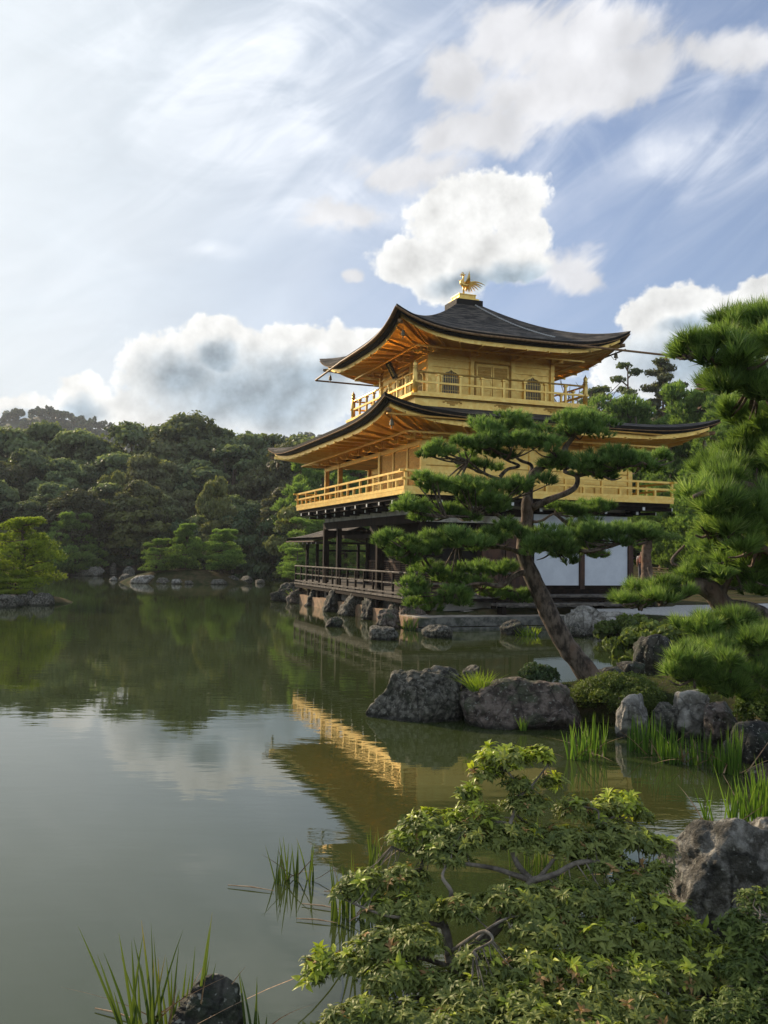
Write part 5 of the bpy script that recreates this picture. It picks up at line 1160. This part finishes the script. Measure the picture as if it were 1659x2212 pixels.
pp = [(640, 330, 140, 85, .3), (790, 290, 170, 80, .6), (900, 330, 110, 70, .5), (1130, 310, 130, 75, .0), (1280, 300, 150, 85, -.2), (1380, 250, 90, 60, .1), (1210, 240, 100, 45, .4),
      (360, 460, 110, 50, -.5), (500, 440, 150, 65, -.2), (700, 430, 170, 80, .0), (920, 410, 150, 65, -.2), (620, 520, 130, 50, .2), (1020, 420, 80, 50, -.4),
      (1120, 520, 150, 70, .1), (1270, 530, 140, 80, -.4), (1420, 500, 150, 70, -.5), (1560, 510, 110, 60, -.3), (1400, 580, 120, 60, -.1), (1640, 560, 90, 50, .2), (1720, 500, 90, 50, .1),
      (300, 640, 100, 45, -.5), (430, 670, 130, 60, -.3), (600, 660, 160, 75, -.6), (760, 690, 140, 75, -.1), (940, 650, 120, 60, -.6), (620, 750, 110, 50, -.3),
      (220, 790, 110, 60, -.7), (350, 820, 130, 65, -.4), (520, 840, 120, 50, -.2), (700, 780, 120, 60, -.5), (1160, 810, 120, 45, .3), (1300, 800, 120, 42, .5), (1390, 800, 60, 30, .4),
      (130, 990, 100, 50, -.9), (230, 1000, 130, 60, -.6), (180, 1080, 110, 55, -.8), (400, 980, 130, 65, -.4), (560, 990, 140, 70, -.7), (720, 990, 130, 80, -.3), (820, 930, 120, 65, -.4), (340, 1060, 110, 45, -.5),
      (960, 1000, 100, 90, -.5), (1080, 980, 150, 100, -.6), (1250, 970, 150, 85, -.3), (1400, 960, 150, 80, -.5), (1540, 960, 120, 75, -.7), (1100, 1080, 130, 65, -.4), (1330, 1060, 110, 40, -.2), (1640, 970, 90, 60, -.4), (1220, 900, 130, 55, .2),
      (330, 1180, 100, 50, -.4), (470, 1190, 120, 50, -.2), (620, 1165, 130, 50, .0), (770, 1170, 90, 42, -.3), (250, 1290, 110, 60, -.6), (330, 1350, 120, 65, -.4), (470, 1340, 110, 65, -.6), (560, 1240, 100, 38, -.3), (700, 1310, 110, 32, .2), (860, 1340, 80, 35, .1)]
sc = .358 / 1937 * YP
pads = []
for (x, y, rx, ry, dy) in pp: c = at(*cC(x, y + 6), YP + dy); pads.append((tuple(c), (rx * sc * 1.22, rx * sc * 1.0, ry * sc * 1.1)))
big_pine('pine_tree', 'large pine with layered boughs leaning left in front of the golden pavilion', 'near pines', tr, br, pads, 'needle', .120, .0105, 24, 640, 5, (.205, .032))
rock_flare = None

# ------------------------------------------------------------------ near pines at the right edge
def PD(lst): 
    out = []
    for (u, v, ru, rv, Y) in lst: c = at(u, v, Y); s = Y / 1937; out.append((tuple(c), (ru * s * 1.1, ru * s * 1.0, rv * s * 1.05)))
    return out
def A_(u, v, Y): return tuple(at(u, v, Y))
big_pine('pine_tree', 'near pine whose long needled boughs reach in from the upper right', 'near pines',
    [(3.75, 7.0, .5), (3.7, 7.05, 1.2), (3.55, 7.0, 2.2), (3.5, 6.95, 3.2), (3.4, 7., 4.2)],
    [([(3.5, 7, 3.4), A_(1640, 800, 6.8), A_(1570, 790, 6.7), A_(1500, 765, 6.6)], .05, .012), ([(3.45, 7, 3.9), A_(1650, 700, 6.8), A_(1600, 690, 6.7)], .04, .012),
     ([(3.55, 7, 2.4), A_(1640, 1060, 6.8), A_(1560, 1050, 6.6), A_(1500, 1070, 6.5)], .05, .014), ([(3.6, 7, 2.0), A_(1640, 1180, 6.9), A_(1540, 1150, 6.8)], .045, .012)],
    PD([(1650, 690, 55, 40, 6.7), (1600, 715, 55, 40, 6.8), (1510, 745, 42, 26, 6.7), (1560, 760, 60, 40, 6.6), (1630, 770, 70, 55, 6.5), (1480, 768, 32, 16, 6.7), (1590, 815, 75, 40, 6.7), (1650, 840, 60, 50, 6.6), (1540, 830, 45, 22, 7.0), (1700, 740, 60, 90, 6.8), (1660, 900, 50, 30, 7.),
        (1640, 1010, 75, 38, 7.0), (1575, 1040, 60, 34, 6.9), (1520, 1075, 36, 32, 6.7), (1570, 1095, 75, 48, 6.6), (1650, 1080, 65, 60, 6.7), (1620, 1150, 85, 45, 6.8), (1545, 1140, 55, 34, 6.7), (1700, 1060, 60, 90, 7.), (1690, 1160, 60, 60, 7.), (1600, 900, 50, 26, 7.4), (1610, 1210, 70, 36, 7.2), (1690, 990, 60, 50, 7.2), (1590, 1130, 60, 40, 7.6), (1540, 1005, 38, 20, 7.4), (1590, 970, 65, 24, 7.4), (1660, 960, 60, 30, 7.3)]),
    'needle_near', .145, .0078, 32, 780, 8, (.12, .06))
big_pine('pine_tree', 'leaning pine with a thick dark trunk crossing before the gravel path at the right', 'near pines',
    [A_(1840, 1560, 10.3), A_(1760, 1420, 10.2), A_(1650, 1338, 10.1), A_(1570, 1312, 10.), A_(1535, 1272, 10.), A_(1500, 1262, 10.), A_(1465, 1280, 10.), A_(1440, 1262, 10.)],
    [([A_(1530, 1275, 10), A_(1490, 1235, 10.1), A_(1450, 1215, 10.2), A_(1480, 1180, 10.2)], .03, .012), ([A_(1465, 1282, 10), A_(1420, 1290, 9.9), A_(1380, 1300, 9.9)], .03, .010), ([A_(1560, 1300, 10), A_(1590, 1230, 9.8), A_(1640, 1200, 9.7)], .04, .012), ([A_(1440, 1262, 10), A_(1410, 1250, 10.2), A_(1400, 1225, 10.3)], .025, .01)],
    PD([(1395, 1276, 42, 15, 10.), (1445, 1268, 48, 18, 9.9), (1430, 1295, 55, 16, 9.8), (1372, 1302, 38, 12, 9.9), (1500, 1252, 46, 18, 10.1), (1535, 1225, 50, 24, 10.), (1590, 1215, 65, 36, 9.8), (1650, 1220, 50, 45, 9.8), (1555, 1185, 50, 24, 10.), (1610, 1180, 60, 26, 10.), (1640, 1265, 45, 22, 9.7), (1345, 1295, 20, 9, 10.1), (1580, 1250, 50, 20, 10.2)]),
    'needle_near', .130, .0085, 28, 680, 9, (.17, .07))
big_pine('pine_tree', 'low bushy pine with upright bright tufts above the pale rocks at the right', 'near pines',
    [(4.55, 9.6, .3), (4.4, 9.4, .7), A_(1650, 1450, 9.0), A_(1600, 1440, 8.8), A_(1540, 1430, 8.6)],
    [([A_(1640, 1450, 9), A_(1600, 1400, 8.9), A_(1550, 1380, 8.8)], .03, .01), ([A_(1600, 1440, 8.8), A_(1550, 1480, 8.6), A_(1500, 1460, 8.5)], .03, .01)],
    PD([(1500, 1355, 50, 26, 9.2), (1565, 1350, 60, 30, 9.1), (1640, 1355, 60, 34, 9.1), (1520, 1395, 50, 26, 8.9), (1600, 1400, 70, 36, 8.8), (1480, 1420, 40, 26, 8.6), (1530, 1440, 55, 34, 8.5), (1590, 1460, 60, 34, 8.6), (1650, 1440, 50, 45, 8.8), (1480, 1465, 40, 22, 8.5), (1550, 1485, 50, 18, 8.5), (1640, 1500, 50, 24, 8.7), (1700, 1420, 50, 70, 9.)]),
    'needle_near', .150, .0080, 32, 740, 10, (.09, .04))

# ------------------------------------------------------------------ grasses, irises and reeds
def plant(name, label, cat, group, m, base, n, rx, ry, h, w, seed, dead=0, **kw):
    r = np.random.default_rng(seed); e = empty(name, (base[0], base[1], base[2])); tag(e, label, cat, group)
    V, F_, A = blades(r, n, 0, 0, -.02, rx, ry, h, w, **kw); npmesh('leaf_blade', V, F_, M[m], e, var=A)
    if dead:
        V, F_, A = blades(r, dead, 0, 0, .0, rx * 1.2, ry, h * .75, w * .8, lean=1.2, bend=.9, seg=6); V[:, 2] = np.maximum(V[:, 2], .012); npmesh('dead_leaf', V, F_, M['straw'], e)
    return e
IG = 'iris clumps in the water'
for i, (u, v, n, rx, h, dead, lb) in enumerate(((1247, 1640, 26, .14, .50, 4, 'iris clump furthest left, in front of the brown boulder'), (1292, 1634, 16, .10, .55, 6, 'iris clump second from left, with brown bent leaves'), (1375, 1624, 20, .13, .48, 3, 'iris clump in front of the pale cracked rock'), (1412, 1630, 20, .12, .55, 3, 'tall iris clump between the two pale rocks'),
        (1452, 1648, 34, .15, .52, 5, 'densest iris clump, in front of the tall pale block'), (1505, 1650, 18, .15, .46, 7, 'iris clump with orange dead leaves right of the densest one'), (1556, 1668, 20, .10, .40, 2, 'short iris clump below the brown shaded rock'), (1588, 1672, 26, .11, .58, 4, 'tall iris clump at the right under the glossy shrub'))):
    p = onz(u, v); plant('iris_clump', lb, 'water plant', IG, 'iris', p, n, rx, .10, h, .020, 300 + i, dead, lean=.16, bend=.12)
for i, (u, v, n, rx, h, lb) in enumerate(((1560, 1800, 14, .16, .50, 'sparse iris clump left of the tall pointed rock top'), (1612, 1795, 26, .14, .55, 'iris clump behind the tall pointed rock'), (1655, 1780, 26, .12, .62, 'iris clump at the right edge of the frame'))):
    p = onz(u, v); plant('iris_clump', lb, 'water plant', IG, 'iris', p, n, rx, .12, h, .020, 320 + i, 2, lean=.25, bend=.2)
plant('grass_tuft', 'bright yellow green grass tuft between the two big boulders', 'grass', None, 'grass', at(1035, 1500, 13.1), 130, .10, .08, .40, .010, 331, 0, lean=.6, bend=.8)
plant('grass_tuft', 'small grass tuft growing on the front of the brown boulder', 'grass', None, 'iris', at(1132, 1575, 12.3), 26, .06, .04, .20, .010, 332, 0, lean=.4, bend=.3)
plant('grass_tuft', 'dry yellow grass among rocks under the veranda corner', 'grass', None, 'grass', onz(655, 1302), 90, .45, .3, .75, .03, 333, 0, lean=.5, bend=.8)
plant('weed_clump', 'yellow weeds beside the dark rock in the water', 'plant', None, 'grass', onz(1138, 1373), 50, .35, .15, .35, .03, 334, 0, lean=.8, bend=.6)
plant('weed_clump', 'thin weeds growing on the corner of the landing', 'plant', None, 'reed', onz(884, 1362), 40, .2, .15, .5, .03, 335, 0, lean=.4, bend=.4)
RG = 'reed clumps near the camera'
for i, (u, v, n, rx, h, w, lb) in enumerate(((290, 2245, 7, .05, .58, .017, 'leaning reeds furthest left at the bottom edge'), (345, 2250, 13, .06, .62, .016, 'dense reed clump left of the dark pointed rock'), (385, 2235, 8, .05, .48, .015, 'reeds standing just behind the dark pointed rock'), (428, 2235, 6, .03, .64, .016, 'tallest reeds, right of the dark pointed rock top'), (558, 2250, 6, .07, .34, .014, 'short reeds at the bottom edge right of the pointed rock'),
        (610, 1905, 6, .07, .34, .013, 'left part of the thin reed clump standing free in the pond'), (635, 1900, 8, .08, .40, .013, 'thin reed clump standing free in the middle of the pond'), (668, 1905, 5, .04, .34, .013, 'right part of the thin free standing reeds'), (735, 1985, 12, .10, .42, .013, 'reeds at the left of the bush below its upper lobe'), (775, 1975, 16, .10, .45, .013, 'reeds half inside the left side of the bush'), (790, 2110, 16, .16, .45, .013, 'reeds under the lower left lobe of the bush'), (1180, 1900, 26, .35, .42, .013, 'reeds showing through the middle of the bush'), (805, 1880, 8, .08, .35, .013, 'reeds behind the upper left of the bush'))):
    p = onz(u, v); plant('reed_clump', lb, 'reeds', RG, 'reed', p, int(n * 1.15), rx, rx, h, w, 340 + i, 2, lean=.26 if i < 5 else .2, bend=.16, hvar=.6, dirx=-.12 if i == 0 else (.1 if i == 3 else 0))
for i, (u0, v0, u1, v1, lb) in enumerate(((492, 1912, 592, 1924, 'pale dead stem floating furthest left'), (652, 1952, 742, 1966, 'pale dead stem floating above another near the reeds'), (640, 1984, 730, 1994, 'lower pale dead stem floating near the reeds'), (700, 1925, 790, 1935, 'pale dead stem floating beside the bush'), (205, 2178, 300, 2206, 'brown dead leaf lying on the water by the bottom reeds'))):
    a, b = onz(u0, v0, .012), onz(u1, v1, .012); tag(MB().tube([a, a.lerp(b, .5) + Vector((0, .01, .004)), b], [.003, .005, .002], 5).build('dead_stem', M['straw']), lb, 'dead stem', 'dead stems floating on the pond')
r = np.random.default_rng(77); parts = []
for i in range(60):
    p = onz(r.uniform(545, 645), r.uniform(1236, 1242)); parts.append(blades(r, 26, p.x, p.y, 0, .5, .6, r.uniform(.5, 1.), .07, lean=.3, bend=.3, seg=3))
V, F_, A = merge(parts); tag(npmesh('reed_bed', V, F_, M['grass'], var=A), kind='stuff')
# ground cover on the near banks
parts = []
for i in range(5200):
    x, y = (r.uniform(.3, 6.5), r.uniform(12.6, 19)) if i % 3 else (r.uniform(2, 7), r.uniform(5, 12))
    z = hz(x, y)
    if z > .12: parts.append(blades(r, 3, x, y, z - .01, .06, .06, r.uniform(.03, .09), .008, lean=.7, bend=.5, seg=1))
V, F_, A = merge(parts); tag(npmesh('ground_grass', V, F_, M['leaf_shrub'], var=A * .7), kind='stuff')

# ------------------------------------------------------------------ the bush in the foreground
def bush(name, label, lobes, branches, dens, ln, seed, m='leaf_bush', newf=.19, rustf=.05, k=9, cat='bush', group='bushes near the camera'):
    r = np.random.default_rng(seed); e = empty(name, (0, 0, 0)); tag(e, label, cat, group); T_ = leaf_template()
    P, D, B = [], [], []
    for (u, v, ru, rv, Y, nw) in lobes:
        c = np.array(at(u, v, Y)); s = Y / 1937; rad = np.array([ru * s, ru * s * .8, rv * s]); n = int(dens * (rad[0] * rad[1] + rad[0] * rad[2] * 1.6)) + 12
        d = unit(r.normal(size=(n, 3))); d[:, 2] = np.where(d[:, 2] < -.15, -d[:, 2] * .8, d[:, 2]); d = unit(d)
        p = c + d * rad * r.uniform(.45, 1.04, (n, 1)) + r.normal(size=(n, 3)) * .012; P.append(p); D.append(unit(d * np.array([.7, .7, .6]) + np.array([0, -.05, .75]) + r.normal(size=(n, 3)) * .18))
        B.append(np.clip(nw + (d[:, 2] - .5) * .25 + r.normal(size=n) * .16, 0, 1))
    P, D, B = np.concatenate(P), np.concatenate(D), np.concatenate(B); q = r.random(len(P)); isn = (B > 1 - newf * 2.2) & (q < .8) ; isr = (q > 1 - rustf) & ~isn; old = ~isn & ~isr
    for nm, sel, mm, kk, L, dr in (('foliage', old, m, k, ln, .62), ('young_shoots', isn, 'leaf_new', k, ln * 1.25, .35), ('rust_shoots', isr, 'leaf_rust', 6, ln * .85, .4)):
        if sel.sum(): V, F_, A = whorls(r, P[sel], D[sel], kk, L, T_, dr, base=r.random(int(sel.sum())) * .7 + .1); npmesh(nm, V, F_, M[mm], e, var=A, smooth=False)
    nodes = []
    for i, (pts, r0, r1) in enumerate(branches):
        pp_, qq = limb(pts, r0, r1, seed + i * 3, .03, 7); MB().tube(pp_, qq, 8).build('branch', M['bark_grey'], e, smooth=True); nodes += pp_[2:]
    tw = MB(); idx = r.choice(len(P), min(len(P), 520), replace=False); NA = np.array([tuple(v) for v in nodes])
    for i in idx:
        j = int(np.argmin(((NA - P[i]) ** 2).sum(1))); a, b = Vector(NA[j]), Vector(P[i])
        if (a - b).length < .45: mdp = a.lerp(b, .5) + Vector((r.normal() * .02, r.normal() * .02, -.02)); tw.tube([a, mdp, b], [.0045, .003, .0018], 4, cap=False)
    tw.build('twigs', M['bark_grey'], e); return e
L_ = [(1090, 1640, 62, 22, 5.9, .62), (1165, 1632, 26, 18, 5.9, .8), (1055, 1672, 38, 22, 5.85, .5), (1118, 1700, 34, 18, 5.8, .35), (1185, 1690, 26, 18, 5.9, .45), (1010, 1715, 26, 14, 5.8, .45), (1140, 1742, 55, 24, 5.75, .3),
      (1340, 1740, 48, 24, 6., .6), (1290, 1760, 38, 22, 5.9, .35), (1385, 1762, 22, 12, 6., .45), (1240, 1750, 40, 28, 5.85, .25), (1030, 1765, 55, 26, 5.7, .45),
      (930, 1780, 62, 26, 5.65, .4), (885, 1810, 50, 20, 5.6, .45), (1000, 1810, 80, 30, 5.55, .2), (1110, 1810, 80, 34, 5.6, .25), (1220, 1820, 80, 34, 5.6, .2), (1340, 1815, 80, 32, 5.7, .3), (1420, 1830, 34, 20, 5.7, .4), (1300, 1860, 70, 20, 5.5, .15), (950, 1845, 66, 16, 5.45, .15),
      (800, 1905, 56, 24, 5.35, .35), (870, 1900, 56, 26, 5.35, .3), (760, 1925, 32, 16, 5.3, .3), (900, 1960, 66, 26, 5.2, .25), (830, 1965, 50, 22, 5.2, .3), (1000, 1965, 56, 24, 5.1, .15), (1420, 1880, 34, 14, 5.5, .3), (1385, 1905, 60, 26, 5.4, .25),
      (1120, 1950, 84, 34, 5.15, .2), (1240, 1945, 84, 36, 5.2, .25), (1340, 1955, 84, 36, 5.2, .3), (1430, 1975, 66, 36, 5.2, .4), (1180, 2010, 90, 34, 5.0, .2), (1300, 2025, 90, 36, 5.0, .3), (1420, 2040, 80, 38, 5.0, .35), (1500, 2030, 50, 34, 5.1, .45),
      (700, 2080, 42, 22, 4.95, .6), (760, 2085, 44, 26, 4.9, .4), (680, 2105, 22, 12, 4.9, .5), (820, 2045, 66, 30, 4.95, .25), (900, 2040, 60, 30, 4.9, .15), (850, 2110, 76, 32, 4.8, .3), (940, 2130, 60, 30, 4.75, .3),
      (1060, 2080, 76, 32, 4.8, .3), (1150, 2090, 80, 34, 4.75, .4), (1260, 2100, 84, 34, 4.75, .45), (1380, 2110, 84, 34, 4.75, .35), (1490, 2110, 66, 38, 4.8, .35), (1560, 2080, 50, 34, 4.9, .4), (1030, 2150, 76, 32, 4.6, .3), (1140, 2165, 80, 32, 4.55, .35), (1260, 2175, 84, 32, 4.5, .3), (1380, 2185, 80, 32, 4.5, .2), (910, 2195, 80, 26, 4.55, .25), (800, 2185, 60, 24, 4.6, .3), (740, 2205, 46, 18, 4.55, .2), (1000, 2215, 76, 26, 4.4, .2), (1150, 2225, 90, 30, 4.35, .2), (1300, 2240, 90, 30, 4.3, .3), (1480, 2190, 60, 30, 4.6, .3)]
br = [([A_(1060, 2330, 4.8), A_(1010, 2180, 4.95), A_(975, 2080, 5.05), A_(965, 2010, 5.15), A_(950, 1975, 5.2)], .045, .02), ([A_(975, 2080, 5.05), A_(1060, 2010, 5.15), A_(1130, 1935, 5.35), A_(1150, 1900, 5.4)], .035, .024),
      ([A_(1150, 1902, 5.4), A_(1200, 1890, 5.4), A_(1260, 1866, 5.4), A_(1340, 1870, 5.45), A_(1410, 1880, 5.5), A_(1450, 1895, 5.5)], .024, .006), ([A_(1155, 1905, 5.4), A_(1070, 1882, 5.4), A_(980, 1868, 5.4), A_(890, 1848, 5.5), A_(850, 1830, 5.5)], .018, .005),
      ([A_(1145, 1898, 5.4), A_(1118, 1860, 5.45), A_(1100, 1790, 5.6), A_(1120, 1720, 5.75), A_(1090, 1660, 5.85)], .022, .006), ([A_(1120, 1720, 5.75), A_(1150, 1690, 5.8), A_(1185, 1645, 5.9)], .010, .004), ([A_(1165, 1895, 5.4), A_(1220, 1830, 5.55), A_(1290, 1790, 5.75), A_(1345, 1750, 5.95)], .014, .005),
      ([A_(1290, 1790, 5.75), A_(1290, 1750, 5.8), A_(1250, 1740, 5.8)], .008, .004), ([A_(950, 1980, 5.2), A_(975, 1930, 5.2), A_(955, 1890, 5.25), A_(975, 1850, 5.35)], .018, .006), ([A_(955, 2000, 5.15), A_(900, 1985, 5.1), A_(830, 1975, 5.1), A_(760, 1950, 5.2)], .016, .005),
      ([A_(970, 2060, 5.0), A_(1000, 2040, 4.85), A_(1040, 2015, 4.8), A_(1060, 2035, 4.75), A_(1020, 2060, 4.75)], .014, .006), ([A_(975, 2090, 5.05), A_(900, 2060, 4.95), A_(820, 2070, 4.9), A_(740, 2090, 4.9), A_(690, 2105, 4.9)], .016, .005), ([A_(1010, 2180, 4.95), A_(1150, 2100, 4.85), A_(1260, 2060, 4.9), A_(1380, 2040, 5.), A_(1500, 2040, 5.1)], .024, .007),
      ([A_(1020, 2200, 4.9), A_(1150, 2180, 4.7), A_(1300, 2170, 4.6), A_(1420, 2180, 4.6)], .018, .006), ([A_(1005, 2170, 4.95), A_(930, 2150, 4.8), A_(850, 2160, 4.7), A_(780, 2190, 4.65)], .014, .005), ([A_(1030, 2030, 4.85), A_(1060, 2000, 4.9), A_(1110, 1975, 5.), A_(1200, 1970, 5.1)], .010, .004)]
bush('pieris_bush', 'large sprawling leafy bush with yellow green tips filling the lower right foreground', L_, br, 3300, .050, 15)
bush('leafy_shrub', 'bright green shrub cut by the lower right corner', [(1600, 2010, 50, 40, 4.9, .3), (1640, 1960, 45, 40, 5.1, .4), (1660, 2060, 60, 60, 4.8, .3), (1610, 2110, 60, 50, 4.7, .3), (1670, 2160, 60, 60, 4.6, .3), (1600, 2180, 60, 40, 4.5, .2), (1560, 2220, 60, 40, 4.4, .2), (1650, 2230, 60, 40, 4.4, .2)],
     [([A_(1640, 2330, 4.7), A_(1630, 2200, 4.75), A_(1620, 2080, 4.8), A_(1640, 1980, 5.)], .02, .006), ([A_(1630, 2200, 4.75), A_(1660, 2120, 4.7), A_(1680, 2050, 4.7)], .012, .005)], 3600, .042, 16, 'leaf_shrub', newf=.06, rustf=.0, k=8)
bush('ground_ivy', 'trailing leafy plants over the rocks behind the tall pointed rock', [(1600, 1800, 40, 12, 6.6, .3), (1645, 1822, 40, 14, 6.4, .3), (1570, 1790, 22, 9, 6.7, .3), (1620, 1850, 28, 12, 6.1, .2)], [([A_(1660, 1860, 6.5), A_(1620, 1830, 6.5), A_(1580, 1800, 6.6)], .008, .004)], 2500, .032, 17, 'leaf_shrub', newf=.0, rustf=0, k=7, cat='plant', group=None)

# ------------------------------------------------------------------ the air: distant things fade a little
m = bpy.data.materials.new('haze'); m.use_nodes = True; t = m.node_tree; t.nodes.clear()
o = t.nodes.new('ShaderNodeOutputMaterial'); v = t.nodes.new('ShaderNodeVolumePrincipled')
v.inputs['Color'].default_value = (.80, .88, 1, 1); v.inputs['Density'].default_value = .00026; v.inputs['Anisotropy'].default_value = .3
t.links.new(v.outputs[0], o.inputs['Volume'])
hzb = MB().box(-620, 620, -60, 790, -3, 100).build('haze', m); tag(hzb, kind='stuff')
